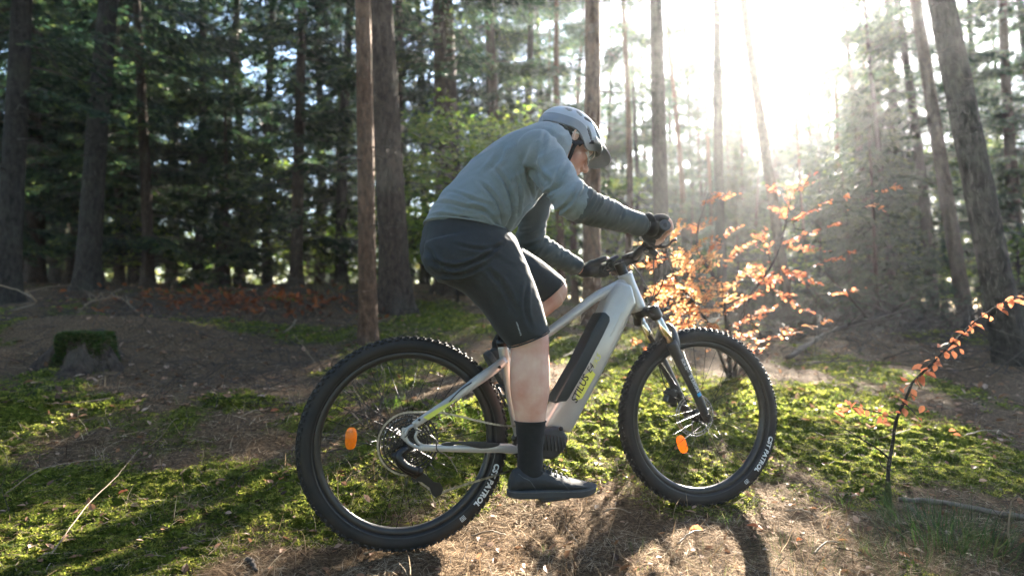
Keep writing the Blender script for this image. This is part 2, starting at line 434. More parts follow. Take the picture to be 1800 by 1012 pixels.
m_dead = tint_mat('dead_leaves', [(.05, .030, .020), (.16, .085, .045), (.28, .14, .07), (.42, .30, .22)], .55, .25, 1.5)
# moss: tiny fronds
def frond_clump(n, r, h, seed):
    """low star of short broad leaflets, like a feather-moss shoot"""
    g = np.random.RandomState(seed); v = []; f = []
    for i in range(n):
        a = 2*PI*(i+g.rand()*.8)/n; e = .25+.9*g.rand(); L_ = h*(.8+.6*g.rand()); c = np.array([math.cos(a), math.sin(a), 0])*r*g.rand()*.6-[0, 0, .12*h]
        d = np.array([math.cos(a)*math.cos(e), math.sin(a)*math.cos(e), math.sin(e)]); t = np.array([-math.sin(a), math.cos(a), 0])*L_*.26; k = len(v)
        v += [c, c+d*L_*.55+t, c+d*L_*1.1+[0, 0, -.15*L_], c+d*L_*.55-t]; f += [(k, k+1, k+2), (k, k+2, k+3)]
    return np.array(v), np.array(f)
for nm, n, y0, y1, pw, r, h, nf in (('moss', 78000, 1.55, 3.7, 1.15, .008, .0095, 5), ('moss', 32000, 3.5, 9.0, 1.5, .022, .020, 5)):
    x, y = view_pts(n*2, y0, y1, pw, rng); mw = mossf(x, y); keep = rng.rand(len(x)) < np.clip((mw-.22)*1.5, 0, .93); x, y = x[keep][:n], y[keep][:n]
    P = np.stack([x, y, ghf(x, y)], -1); k = len(x)
    scatter(nm, frond_clump(nf, r, h, 3), P, rot_arr(rng.rand(k)*6.28, rng.rand(k)*.5, rng.rand(k)*6.28), .7+rng.rand(k)*.9, m_moss)
# needle straw and fine twigs
st_t = (np.array([[-.5, -.016, 0], [-.5, .016, 0], [.0, .018, .05], [.0, -.018, .05], [.5, 0, 0.02]]), np.array([(0, 1, 2), (0, 2, 3), (3, 2, 4)]))
for n, y0, y1, pw, s0, s1 in ((60000, 1.5, 3.2, 1.1, .022, .075), (16000, 3.1, 9, 1.4, .05, .16)):
    x, y = view_pts(n*2, y0, y1, pw, rng); mw = mossf(x, y); keep = rng.rand(len(x)) < np.clip(1.05-mw*.95, .26, 1); x, y = x[keep][:n], y[keep][:n]; k = len(x)
    P = np.stack([x, y, ghf(x, y)+.003+rng.rand(k)*.006], -1)
    scatter('needle_litter', st_t, P, rot_arr(rng.rand(k)*6.28, rng.randn(k)*.22, rng.rand(k)*6.28), s0+(s1-s0)*rng.rand(k)**2.5, m_straw)
# dead leaves
lf_v = np.array([[0, 0, 0], [.3, .26, .10], [.62, .24, .13], [1, 0, .02], [.62, -.24, .13], [.3, -.26, .10], [.5, 0, .0]]); lf_f = np.array([(0, 6, 1), (1, 6, 2), (2, 6, 3), (3, 6, 4), (4, 6, 5), (5, 6, 0)])
for n, y0, y1, pw, s0, s1 in ((1500, 1.6, 3.6, 1.1, .018, .045), (3500, 3.4, 11, 1.3, .03, .07)):
    x, y = view_pts(n, y0, y1, pw, rng); P = np.stack([x, y, ghf(x, y)+.006], -1); k = len(x)
    scatter('leaf_litter', (lf_v, lf_f), P, rot_arr(rng.rand(k)*6.28, rng.randn(k)*.5, rng.rand(k)*6.28), s0+(s1-s0)*rng.rand(k), m_dead)
# dry grass stems lying and standing
bl_t = (np.array([[-.011, 0, 0], [.011, 0, 0], [.010, .10, .45], [-.010, .10, .45], [.0, .38, .86], [.006, .26, .72], [-.006, .26, .72]]), np.array([(0, 1, 2), (0, 2, 3), (3, 2, 5), (3, 5, 6), (6, 5, 4)]))
x, y = view_pts(5200, 1.55, 4.2, 1.2, rng); keep = (fbm(np.stack([x, y, x*0], -1), 1.6, 3, 77) > .02); x, y = x[keep], y[keep]; k = len(x)
scatter('dry_grass', bl_t, np.stack([x, y, ghf(x, y)], -1), rot_arr(rng.rand(k)*6.28, rng.rand(k)*1.15, rng.rand(k)*6.28), .04+.09*rng.rand(k)**2, m_straw)

# ================================================================ TREES
def bark_mat(name, c1, c2, lichen=(.10, .11, .08), green=.25):
    m = bpy.data.materials.new(name); m.use_nodes = True; nt = m.node_tree; N = nt.nodes; L = nt.links; p = N["Principled BSDF"]
    tc = N.new("ShaderNodeTexCoord"); mp = N.new("ShaderNodeMapping"); mp.inputs['Scale'].default_value = (1, 1, .42); L.new(tc.outputs['Object'], mp.inputs[0])
    n = N.new("ShaderNodeTexNoise"); n.inputs['Scale'].default_value = 26; n.inputs['Detail'].default_value = 8; n.inputs['Roughness'].default_value = .68; L.new(mp.outputs[0], n.inputs['Vector'])
    v = N.new("ShaderNodeTexVoronoi"); v.feature = 'DISTANCE_TO_EDGE'; v.inputs['Scale'].default_value = 22; L.new(mp.outputs[0], v.inputs['Vector'])
    r = N.new("ShaderNodeValToRGB"); r.color_ramp.elements[0].position = .35; r.color_ramp.elements[0].color = (*c1, 1); r.color_ramp.elements[1].position = .66; r.color_ramp.elements[1].color = (*c2, 1); L.new(n.outputs[0], r.inputs[0])
    n2 = N.new("ShaderNodeTexNoise"); n2.inputs['Scale'].default_value = 3.0; n2.inputs['Detail'].default_value = 5; L.new(tc.outputs['Object'], n2.inputs['Vector'])
    mr = N.new("ShaderNodeMapRange"); mr.inputs[1].default_value = .5; mr.inputs[2].default_value = .75; mr.inputs[4].default_value = green; L.new(n2.outputs[0], mr.inputs[0])
    mx = N.new("ShaderNodeMix"); mx.data_type = 'RGBA'; L.new(mr.outputs[0], mx.inputs[0]); L.new(r.outputs[0], mx.inputs[6]); mx.inputs[7].default_value = (*lichen, 1); L.new(mx.outputs[2], p.inputs['Base Color'])
    ad = N.new("ShaderNodeMath"); ad.operation = 'MULTIPLY_ADD'; mrv = N.new("ShaderNodeMapRange"); mrv.inputs[2].default_value = .12; L.new(v.outputs['Distance'], mrv.inputs[0]); L.new(mrv.outputs[0], ad.inputs[0]); ad.inputs[1].default_value = .5; L.new(n.outputs[0], ad.inputs[2])
    b = N.new("ShaderNodeBump"); b.inputs['Strength'].default_value = .8; b.inputs['Distance'].default_value = .02; L.new(ad.outputs[0], b.inputs['Height']); L.new(b.outputs[0], p.inputs['Normal'])
    p.inputs['Roughness'].default_value = .9; p.inputs['Specular IOR Level'].default_value = .15
    return m
m_bark = bark_mat('spruce_bark', (.020, .015, .012), (.085, .062, .047))
m_bark2 = bark_mat('reddish_bark', (.042, .025, .016), (.155, .092, .058), green=.12)
m_bark3 = bark_mat('grey_bark', (.013, .012, .011), (.056, .050, .043))
m_twig = M_('dead_twig', (.060, .045, .035), .9, noise_=(30, .5))
m_needle = tint_mat('spruce_needles', [(.006, .015, .010), (.013, .031, .018), (.030, .058, .023), (.10, .13, .035)], .5, .36, 2.3, patch=.9)
m_green = tint_mat('green_leaves', [(.05, .10, .015), (.09, .16, .022), (.15, .22, .03), (.22, .25, .045)], .5, .5, 1.9)

def trunk_mesh(name, H, r0, mat, ridge=.0, seed=0, bend=.15, seg=40, n=18, flare=.5, stubs=True, lean=(0, 0)):
    """a tapering trunk standing on the origin, with a root flare; its bark ridges are real relief"""
    g = np.random.RandomState(seed); zs = np.concatenate([np.linspace(-.25, 1.2, seg//3), np.linspace(1.35, H, seg-seg//3)])
    th = np.arange(n)/n*2*PI; V_ = []
    ph = g.rand(4)*6.28
    for z in zs:
        t = max(z, 0)/H; r = r0*(1-t)**.75*.96+.012; fl = math.exp(-max(z, -.2)/.22)*flare
        c = np.array([bend*(math.sin(z*.35+ph[0])-math.sin(ph[0]))+lean[0]*z, bend*.7*(math.sin(z*.29+ph[1])-math.sin(ph[1]))+lean[1]*z])
        rr = r*(1+fl*(1+.45*np.sin(th*5+ph[2])+.25*np.sin(th*3+ph[3])))
        V_.append(np.stack([c[0]+rr*np.cos(th), c[1]+rr*np.sin(th), np.full(n, z)], -1))
    V_ = np.array(V_).reshape(-1, 3)
    if ridge:
        c = V_.reshape(len(zs), n, 3); ctr = c.mean(1, keepdims=True); d = c-ctr; d /= np.linalg.norm(d, axis=2, keepdims=True)
        q = np.stack([d[..., 0]*r0*30, d[..., 1]*r0*30, c[..., 2]*2.6], -1).reshape(-1, 3)
        w = 1-np.abs(fbm(q, 1.0, 3, seed))*2.6; c = c+d*(np.clip(w, -.8, 1).reshape(len(zs), n, 1)*ridge); V_ = c.reshape(-1, 3)
    idx = np.arange(len(zs)*n).reshape(len(zs), n); f = np.stack([idx[:-1], np.roll(idx[:-1], -1, 1), np.roll(idx[1:], -1, 1), idx[1:]], -1).reshape(-1, 4)
    ctrs = V_.reshape(len(zs), n, 3).mean(1)
    return np_mesh(name, V_, f, mat), zs, ctrs
def ctr_at(zs, ctrs, z): return np.array([np.interp(z, zs, ctrs[:, 0]), np.interp(z, zs, ctrs[:, 1]), z])
def crown_mesh(name, H, h0, R, seed, zs, ctrs, size=.055, dens=1.0, droop=.38, whorl=.34, nb=5, hang=.5, top_view=99):
    """whorled branches carrying side twigs, each set with flat needle sprays; branch wood is in the same mesh (second material)"""
    g = np.random.RandomState(seed); P = []; D = []; U = []; SZ = []; wv = []; wf = []
    h = h0
    while h < H-.2:
        frac = (h-h0)/(H-h0); Lm = R*(1-frac)**.75*(.45+.55*min(1, frac*4+.35))
        for b in range(nb):
            az = g.rand()*2*PI; Lb = Lm*(.55+.6*g.rand()); hh = h+g.randn()*.10
            if Lb < .12: continue
            if math.sin(az*2+h*.9+seed)+math.sin(az*1.0-h*1.7+seed*2.1)+.6*g.randn() < -.75: continue
            c0 = ctr_at(zs, ctrs, hh); dirh = np.array([math.cos(az), math.sin(az), 0]); side = np.array([-math.sin(az), math.cos(az), 0]); dr = droop*(.6+.8*g.rand())*(1-.5*frac); up0 = .25*g.rand()+.3*frac
            ns = 8; ts = np.linspace(0, 1, ns); sway = g.randn()*.12
            pts = c0+dirh*(ts*Lb)[:, None]+side*(sway*Lb*ts**2)[:, None]; pts[:, 2] += Lb*(up0*ts-dr*ts**1.6+.10*ts**4)
            # wood
            k = len(wv)
            for i, p in enumerate(pts):
                w = (.004+.016*Lb/2)*(1-ts[i]*.9)
                for q in ((1, 0), (-.5, .87), (-.5, -.87)): wv.append(p+side*q[0]*w+np.array([0, 0, q[1]*w]))
            for i in range(ns-1):
                for q in range(3): a, b_ = k+i*3+q, k+i*3+(q+1) % 3; wf += [(a, b_, b_+3), (a, b_+3, a+3)]
            m = max(3, int(Lb/.066*dens))
            for t in np.linspace(.16, 1, m):
                p = np.array([np.interp(t, ts, pts[:, j]) for j in range(3)]); tl = (.16+.34*Lb*.5*(1-t)**.8+.05)*(.7+.6*g.rand())
                for s in (-1, 1):
                    td = dirh*(.75+.3*g.rand())+side*s*(.75+.25*g.rand())+np.array([0, 0, -.15-hang*g.rand()]); td /= np.linalg.norm(td)
                    nn = max(2, int(tl/(size*.62)))
                    for u in np.linspace(.15, 1, nn):
                        for ss in (-1, 1):
                            q = p+td*tl*u; q[2] -= .10*tl*u*u
                            cr = np.cross(td, [0, 0, 1.0]); cr /= np.linalg.norm(cr)+1e-6
                            d = td*(.75+.3*g.rand())+cr*ss*.55+g.randn(3)*.14+np.array([0, 0, -.12]); d /= np.linalg.norm(d)
                            P.append(q); D.append(d); U.append(cr*.3+np.array([0, 0, 1.0])+g.randn(3)*.45); SZ.append(size*(.6+.8*g.rand()))
        h += whorl*(.75+.5*g.rand())
    P = np.array(P); D = np.array(D); U = np.array(U); SZ = np.array(SZ)[:, None]; X = np.cross(D, U); X /= np.linalg.norm(X, axis=1, keepdims=True)+1e-6
    a = P; b = P+D*SZ*.55+X*SZ*.22; c = P+D*SZ*1.05; d = P+D*SZ*.55-X*SZ*.22
    nv = len(P); v = np.stack([a, b, c, d], 1).reshape(-1, 3); base = np.arange(nv)*4
    f = np.concatenate([np.stack([base, base+1, base+2], 1), np.stack([base, base+2, base+3], 1)])
    wv = np.array(wv); wf = np.array(wf)+len(v)
    me = np_mesh(name, np.concatenate([v, wv]), np.concatenate([f, wf]), [m_needle, m_twig], False, np.concatenate([np.zeros(len(f)), np.ones(len(wf))]))
    t = np.concatenate([np.repeat(np.clip(.15+.55*g.rand(nv)+.15*g.randn(nv), 0, 1), 4), np.zeros(len(wv))]); a_ = me.attributes.new('tint', 'FLOAT', 'POINT'); a_.data.foreach_set('value', t.astype(np.float32))
    return me
def dead_mesh(name, z0, z1, seed, zs, ctrs, r0, n=26, Lm=.9):
    """bare dead side branches on the lower trunk"""
    g = random.Random(seed); mb = MB()
    for i in range(n):
        z = g.uniform(z0, z1); c = Vector(ctr_at(zs, ctrs, z)); a = g.uniform(0, 2*PI); Lb = Lm*g.uniform(.15, 1); d = V(math.cos(a), math.sin(a), 0); s = V(-d.y, d.x, 0)
        pts = [c+d*r0*.6, c+d*(Lb*.4)+V(0, 0, g.uniform(-.05, .06)), c+d*(Lb*.75)+s*g.uniform(-.1, .1)*Lb+V(0, 0, -.10*Lb), c+d*Lb+s*g.uniform(-.2, .2)*Lb+V(0, 0, -.28*Lb)]
        tube(mb, pts, [.010, .007, .0045, .002], 4)
        for k in range(3):
            t = g.uniform(.35, .95); p = pts[0].lerp(pts[3], t); e = s*g.choice((-1, 1))
            tube(mb, [p, p+(d*.6+e)*Lb*.14, p+(d*.9+e*1.5)*Lb*.2+V(0, 0, -.07*Lb)], [.004, .003, .0015], 3)
    return mb.mesh(name, m_twig)
def put_tree(name, label, cat, meshes, base, group=None, rz=0, sc_=1.0, tilt=(0, 0)):
    M = Matrix.Translation(base) @ Matrix.Rotation(tilt[0], 4, 'X') @ Matrix.Rotation(tilt[1], 4, 'Y') @ rotz(rz) @ Matrix.Diagonal((sc_, sc_, sc_, 1))
    r = empty(name, M, label, cat, group)
    for nm, me in meshes:
        o = link(nm, me, r, M)
        if nm == 'dead_branches': o['kind'] = 'stuff'
    return r
# kinds of tree: tall spruces with crowns that start at different heights, poles and young spruces
KIND = {}
def kind(key, H, r0, mat, h0, R, seed, **k):
    tk = {a: k.pop(a) for a in ('ridge', 'bend', 'seg', 'n', 'flare') if a in k}; dead = k.pop('dead', (.6, h0, 30, 1.0))
    tm, zs, ct = trunk_mesh('trunk', H, r0, mat, seed=seed, **tk)
    ms = [('trunk', tm), ('crown', crown_mesh('crown', H, h0, R, seed, zs, ct, **k))]
    if dead: ms.append(('dead_branches', dead_mesh('dead_branches', dead[0], dead[1], seed, zs, ct, r0, dead[2], dead[3])))
    KIND[key] = ms
kind('tall', 13.8, .17, m_bark, 2.6, 2.5, 11, size=.10, dens=.72, whorl=.44, nb=5)
kind('tall2', 13, .13, m_bark3, 1.5, 2.2, 12, size=.10, dens=.72, whorl=.42, nb=5, droop=.5)
kind('low', 12, .12, m_bark, .7, 2.5, 13, size=.10, dens=.75, whorl=.42, nb=5, droop=.45)
kind('bare', 14, .12, m_bark2, 6.6, 2.1, 14, size=.11, dens=.6, whorl=.50, nb=4)
kind('pole', 9, .055, m_bark2, 5.6, .9, 15, size=.085, dens=.6, whorl=.5, nb=3)
kind('young', 4.6, .05, m_bark, .25, 1.35, 16, size=.075, dens=.9, whorl=.26, nb=6, dead=None, flare=.2)
def broadleaf_mesh(seed, H, n_br, size, R, per=46):
    """loose leafy branches: broad leaves in sprays"""
    g = np.random.RandomState(seed); P = []; D = []; U = []; S = []; wv = MB()
    for b in range(n_br):
        h = H*(.18+.8*g.rand()); az = g.rand()*2*PI; Lb = R*(.5+.6*g.rand())*(1-.5*h/H); d = np.array([math.cos(az), math.sin(az), 0]); s = np.array([-d[1], d[0], 0])
        p0 = np.array([0, 0, h*.8]); tip = p0+d*Lb+np.array([0, 0, .35*Lb*(g.rand()-.1)])
        tube(wv, [p0, (p0+tip)/2+np.array([0, 0, .06*Lb]), tip], [.010, .006, .002], 4)
        for k in range(per):
            t = .2+.85*g.rand(); q = p0+(tip-p0)*t+s*g.randn()*.28*Lb*(1.1-t*.6)+np.array([0, 0, .06*Lb+g.randn()*.05]); a = g.rand()*6.28
            P.append(q); D.append([math.cos(a), math.sin(a), -.35*g.rand()]); U.append(np.array([0, 0, 1])+g.randn(3)*.5); S.append(size*(.6+.7*g.rand()))
    P, D, U, S = map(np.array, (P, D, U, S)); S = S[:, None]; D /= np.linalg.norm(D, axis=1, keepdims=True); X = np.cross(D, U); X /= np.linalg.norm(X, axis=1, keepdims=True); Z = np.cross(X, D)
    v = np.stack([P, P+D*S*.45+X*S*.32+Z*S*.08, P+D*S, P+D*S*.45-X*S*.32+Z*S*.08], 1).reshape(-1, 3); b = np.arange(len(P))*4
    f = np.concatenate([np.stack([b, b+1, b+2], 1), np.stack([b, b+2, b+3], 1)])
    return v, f, wv
def broadleaf(key, seed, H, n_br, size, R, mat, per=46):
    v, f, wv = broadleaf_mesh(seed, H, n_br, size, R, per); me = np_mesh('crown', v, f, mat, False)
    a_ = me.attributes.new('tint', 'FLOAT', 'POINT'); a_.data.foreach_set('value', np.repeat(np.random.RandomState(seed).rand(len(v)//4), 4).astype(np.float32))
    mb = MB(); tube(mb, [V(0, 0, -.1), V(.03, .02, H*.5), V(0, 0, H)], [.022, .015, .004], 6); mb.add(wv.v, wv.f); KIND[key] = [('trunk', mb.mesh('trunk', m_bark3)), ('crown', me)]
broadleaf('beech', 41, 3.6, 70, .085, 1.7, m_green, 60)
broadleaf('bush', 42, 1.6, 34, .080, 1.1, m_green, 40)
for k_, v_ in KIND.items(): print('KIND', k_, [len(m.polygons) for n_, m in v_])
# ---------------------------------------------------------------- the trees themselves
def base_at(px, Y):
    x = (px-900)/FPX*Y; return V(x, Y, gh(x, Y)-.02)
def tilt_for(px0, px1, Y, b):
    """lean so that the trunk passes the upper picture edge at px1"""
    t = at(px1, 0, Y); return math.atan2(t.x-b.x, t.z-b.z)
# large single trunks seen close to, each built for itself
def big_tree(px0, px1, Y, dia, label, mat, ridge, h0, R, seed, crown=True, H=13.5, name='spruce_tree', cat='tree', flare=.45, dead=(.8, 4.5, 26, .9), dens=.55, bend=.12, size=.085, tiltx=0, n=44):
    b = base_at(px0, Y)
    tm, zs, ct = trunk_mesh('trunk', H, dia/2, mat, ridge=ridge, seed=seed, bend=bend, seg=150, n=n, flare=flare)
    ms = [('trunk', tm)]
    if crown: ms.append(('crown', crown_mesh('crown', H, h0, R, seed, zs, ct, size=size, dens=dens, whorl=.55, nb=4)))
    if dead: ms.append(('dead_branches', dead_mesh('dead_branches', dead[0], dead[1], seed, zs, ct, dia/2, dead[2], dead[3])))
    return put_tree(name, label, cat, ms, b, tilt=(tiltx, tilt_for(px0, px1, Y, b)))
big_tree(648, 636, 6.0, .165, 'slim straight reddish-brown trunk in front of the thick ridged one, left of the rider', m_bark2, .002, 6.5, 1.4, 21, dead=(1.2, 5, 8, .5), flare=.25, bend=.02)
big_tree(697, 672, 7.6, .36, 'thick trunk with deeply ridged bark and spreading roots just left of the rider', m_bark, .014, 4.4, 2.6, 22, flare=.55, bend=.05, n=72, dens=.6)
big_tree(152, 196, 9.0, .30, 'thick dark trunk leaning slightly right in the deep shade at the left', m_bark3, .008, 3.2, 2.6, 23, dens=.6)
big_tree(12, 18, 7.5, .24, 'dark trunk at the very left edge of the picture', m_bark3, .008, 2.6, 2.4, 24, dens=.6)
big_tree(1040, 1036, 7.2, .20, 'reddish trunk directly behind the helmet and handlebar with mossy foot', m_bark2, .004, 7.5, 1.9, 25, dead=(1.5, 5, 10, .6), bend=.03, flare=.35, dens=.4)
big_tree(792, 797, 9.6, .42, 'mossy-footed trunk seen between the rider\'s back and the ridged trunk', m_bark, .010, 3.4, 2.4, 26)
big_tree(1778, 1662, 5.6, .235, 'large dark trunk leaning left at the right edge of the picture', m_bark3, .007, 6.5, 2.4, 27, dead=(2, 6, 10, .6), bend=.025, flare=.35, dens=.4)
big_tree(1700, 1604, 10.0, .21, 'leaning trunk just left of the large leaning one at the right', m_bark, .005, 4.6, 2.0, 28, bend=.03, dens=.4)
big_tree(1166, 1143, 9.5, .25, 'pale hazy trunk rising behind the right hand', m_bark3, .005, 6.5, 1.9, 29, bend=.05, dens=.4, dead=(1.5, 7, 14, .8))
big_tree(1272, 1252, 12.0, .20, 'slender hazy trunk right of the front grip, left of the sun', m_bark3, .004, 6.0, 1.8, 30, bend=.08, dens=.4, dead=(1.5, 8, 18, .9))
big_tree(1388, 1318, 10.5, .17, 'leaning trunk under the sun behind the orange beech', m_bark, .005, 7.0, 1.8, 31, bend=.06, dens=.35, dead=(1.2, 8, 20, .9))
# the rest of the stand: pixel column, distance, kind, scale, lean
STAND = [
 (62, 12, 'tall', 1.0, 0), (95, 17, 'tall2', 1.1, 0), (235, 14, 'low', 1.0, 0), (345, 13.5, 'tall2', .9, .02), (300, 20, 'tall', 1.1, 0), (420, 18, 'tall2', 1.1, 0), (400, 11.5, 'young', 1.0, 0),
 (470, 15, 'tall2', 1.0, 0), (520, 11, 'low', .85, 0), (560, 19, 'tall', 1.0, 0), (600, 13.5, 'tall2', 1.0, .01), (585, 24, 'low', 1.2, 0), (745, 15, 'tall2', .95, 0), (722, 20, 'low', 1.0, 0),
 (868, 16, 'tall2', 1.0, 0), (830, 23, 'low', 1.1, 0), (905, 21, 'tall', 1.0, 0), (955, 26, 'low', 1.0, 0), (988, 13, 'bare', .75, 0), (1010, 20, 'bare', .9, 0), (945, 17, 'pole', 1.0, 0),
 (1100, 16, 'bare', .8, 0), (1075, 24, 'tall', 1.0, 0), (1205, 18, 'bare', .8, -.02), (1225, 26, 'tall2', 1.0, 0), (1425, 19, 'pole', .95, -.05), 
 (1575, 11.5, 'tall2', .62, -.04), (1540, 14, 'low', .8, -.05), (1540, 14, 'young', 1.15, -.04), (1500, 12.0, 'young', .72, -.04), (1610, 17, 'tall2', .9, -.05), (1735, 15, 'tall2', .8, -.05),
 (1765, 20, 'low', 1.0, -.04), (1860, 14, 'tall2', .9, -.06), (1900, 16, 'tall', 1.0, -.05), (1555, 24, 'bare', 1.0, -.03), (150, 24, 'low', 1.2, 0), (20, 19, 'low', 1.2, 0), (-80, 11, 'tall', 1.0, 0), (-180, 15, 'low', 1.2, 0),
 (865, 12.5, 'tall', .9, 0), (925, 14.5, 'tall2', 1.0, 0), (965, 22, 'tall', 1.05, 0), (1085, 29, 'tall2', 1.1, 0), (1128, 21, 'tall2', 1.0, 0), (1185, 29, 'tall', 1.0, 0),
 (700, 14, 'low', 1.0, 0), (260, 10.5, 'low', .8, 0), (170, 15, 'tall2', 1.1, 0), (110, 20, 'tall', 1.1, 0), (-60, 17, 'low', 1.2, 0),
 (1640, 12.5, 'tall2', .8, -.05), (1660, 26, 'low', 1.1, 0), (1580, 20, 'tall', .95, -.03), (1800, 14, 'tall', .85, -.05),
 (1215, 14, 'young', .62, 0), (1300, 16.5, 'young', .7, 0), (1360, 13, 'young', .55, 0), (1440, 14.5, 'young', .8, 0), (1130, 17, 'young', .6, 0), (1265, 22, 'young', 1.0, 0), (1395, 23, 'young', 1.0, 0), (1180, 25, 'young', 1.1, 0), (1060, 22, 'young', .9, 0), (1475, 19, 'young', 1.2, 0), (1335, 27, 'young', 1.3, 0), (1010, 27, 'young', 1.2, 0), (1540, 11.0, 'young', .8, -.03),
 (1240, 24, 'tall', .72, 0), (1300, 26, 'tall', .76, 0), (1372, 25, 'tall', .73, -.01), (1440, 27, 'tall', .76, 0), (1185, 34, 'tall', 1.12, 0), (1250, 36, 'tall2', 1.15, 0), (1320, 35, 'tall', 1.12, 0), (1390, 36, 'tall2', 1.15, 0), (1455, 34, 'tall', 1.1, 0), (1525, 35, 'tall2', 1.15, 0),
 (1215, 27, 'bare', .86, 0), (1262, 31, 'tall2', 1.0, 0), (1302, 28, 'bare', .84, -.02), (1425, 29, 'bare', .86, -.03), (1545, 28, 'tall', .9, -.03), 
 (45, 13, 'low', 1.0, 0), (125, 12.5, 'low', .95, 0), (255, 15.5, 'low', 1.1, 0), (385, 14.5, 'low', .9, 0), (-20, 10, 'low', .9, 0), (210, 11.5, 'low', .75, 0),
 (1250, 21, 'bare', .80, 0), (1345, 34, 'tall', 1.15, 0), (1420, 35, 'tall', 1.15, 0), (1285, 34, 'tall2', 1.18, 0), (1485, 36, 'tall', 1.18, 0), (1490, 17, 'bare', .80, -.02), (1540, 19.5, 'bare', .85, -.03),
 (1235, 24, 'young', 1.6, 0), (1290, 27, 'young', 1.75, 0), (1380, 26, 'young', 1.7, 0), (1440, 23, 'young', 1.5, 0), (1160, 27, 'young', 1.8, 0), (1325, 22, 'young', 1.3, 0), (1500, 25, 'young', 1.8, 0), (1090, 25, 'young', 1.6, 0),
 (650, 28, 'low', 1.2, 0), (1140, 32, 'bare', 1.1, 0), (1290, 34, 'bare', 1.1, 0), (1690, 30, 'bare', 1.1, 0), (370, 31, 'low', 1.3, 0), (230, 29, 'tall', 1.2, 0), (60, 28, 'low', 1.3, 0), (1010, 34, 'tall2', 1.1, 0), (880, 30, 'low', 1.1, 0),
]
DESC = {'tall': 'tall drooping spruce', 'tall2': 'grey-barked spruce', 'low': 'bushy low-branched spruce', 'bare': 'tall bare-trunked conifer', 'pole': 'thin bare pole', 'young': 'small young spruce'}
def where_(px, Y):
    m = [(0, 'at the far left edge'), (62, 'left of the dark trunk'), (240, 'right of the dark trunk'), (345, 'above the stump\'s right'), (470, 'above the rear tyre'), (560, 'left of the slim trunk'), (640, 'behind the slim trunk'), (745, 'behind the rider\'s back'),
         (868, 'behind the rider\'s shoulders'), (955, 'under the rider\'s chest'), (1010, 'by the helmet'), (1100, 'right of the helmet'), (1205, 'right of the hands'), (1310, 'left of the sun'), (1420, 'below the sun'), (1500, 'right of the sun'), (1575, 'above the sapling'), (1650, 'near the leaning trunks'), (1765, 'by the largest leaning trunk'), (1900, 'at the far right edge')]
    return min(m, key=lambda q: abs(q[0]-px))[1]
def far(Y): return 'near' if Y < 12.5 else ('second row' if Y < 17.5 else ('deep back' if Y < 25 else 'farthest back'))
_used = {}
def uniq(kind_txt, px, Y):
    base = '%s %s, %s' % (kind_txt, where_(px, Y), far(Y)); n = _used.get(base, 0); _used[base] = n+1
    return base if n == 0 else '%s %s, %s%s' % (kind_txt, where_(px, Y), far(Y), ', a little farther right' if n == 1 else (', third of these' if n == 2 else (', fourth of these' if n == 3 else ', last of these')))
def where(px, Y): return where_(px, Y)
g_ = random.Random(4)
for px, Y, kd, s, ln in STAND:
    b = base_at(px, Y); nm = 'young_spruce' if kd == 'young' else ('pine_tree' if kd in ('bare', 'pole') else 'spruce_tree')
    lab = uniq(DESC[kd], px, Y)
    put_tree(nm, lab, 'tree', KIND[kd], b, group='trees of the wood behind the path', rz=g_.uniform(0, 6.28), sc_=s*g_.uniform(.92, 1.08), tilt=(g_.uniform(-.03, .03), ln+g_.uniform(-.015, .015)))
# far wood that reads as one mass: leaf-sized faces gathered in uneven crowns beyond the last row
fr = np.random.RandomState(9); C = []
for i in range(130):
    px = fr.uniform(-250, 2050); Y = fr.uniform(30, 52); x = (px-900)/FPX*Y; h = fr.uniform(4, 16); C.append((x, Y, h, fr.uniform(1.2, 2.8)))
for i in range(260):
    px = fr.uniform(-250, 2050); Y = fr.uniform(24, 44); C.append(((px-900)/FPX*Y, Y, fr.uniform(1.2, 3.2), fr.uniform(1.6, 3.0)))
P = []
for x, Y, h, r in C:
    k = int((190 if h > 3.3 else 330)*h/6*r/2); z = fr.rand(k)**.8; rr = r*(1.05-z)*np.sqrt(fr.rand(k)); a = fr.rand(k)*6.28; P.append(np.stack([x+rr*np.cos(a), Y+rr*np.sin(a), gh(x, Y)+.2+z*h], -1))
P = np.concatenate(P); k = len(P)
q_t = (np.array([[-.5, 0, 0], [0, -.3, .06], [.5, 0, 0], [0, .3, .06]]), np.array([(0, 1, 2), (0, 2, 3)]))
m_far = tint_mat('far_foliage', [(.030, .044, .018), (.055, .075, .022), (.09, .105, .03), (.15, .14, .045)], .6, .4, 2.2, patch=.15)
scatter('far_wood', q_t, P, rot_arr(fr.rand(k)*6.28, fr.randn(k)*.7, fr.rand(k)*6.28), .16+.26*fr.rand(k), m_far)
# leafy beeches and bushes of the understorey
BUSH = [(805, 8.6, 'beech', .92), (865, 9.8, 'beech', .95), (700, 10.3, 'beech', .8), (470, 14, 'beech', 1.0), (590, 15, 'bush', 1.5), (430, 17, 'bush', 1.6), (225, 11.5, 'bush', 1.1), (540, 20, 'bush', 2.0), (745, 18, 'bush', 2.0), (950, 19, 'bush', 2.0), (985, 24, 'beech', 1.8), (1090, 20, 'beech', 1.5),
        (1180, 22, 'bush', 2.2), (1250, 17, 'bush', 1.4), (1345, 21, 'bush', 2.2), (1465, 17, 'bush', 1.8), (1540, 18, 'beech', 1.6), (1640, 14, 'bush', 1.5), (1720, 17, 'beech', 1.6), (1130, 27, 'bush', 2.4), (1410, 26, 'beech', 1.9), (350, 22, 'bush', 2.0), (1590, 24, 'bush', 2.4), (1790, 13, 'bush', 1.5)]
g_ = random.Random(8)
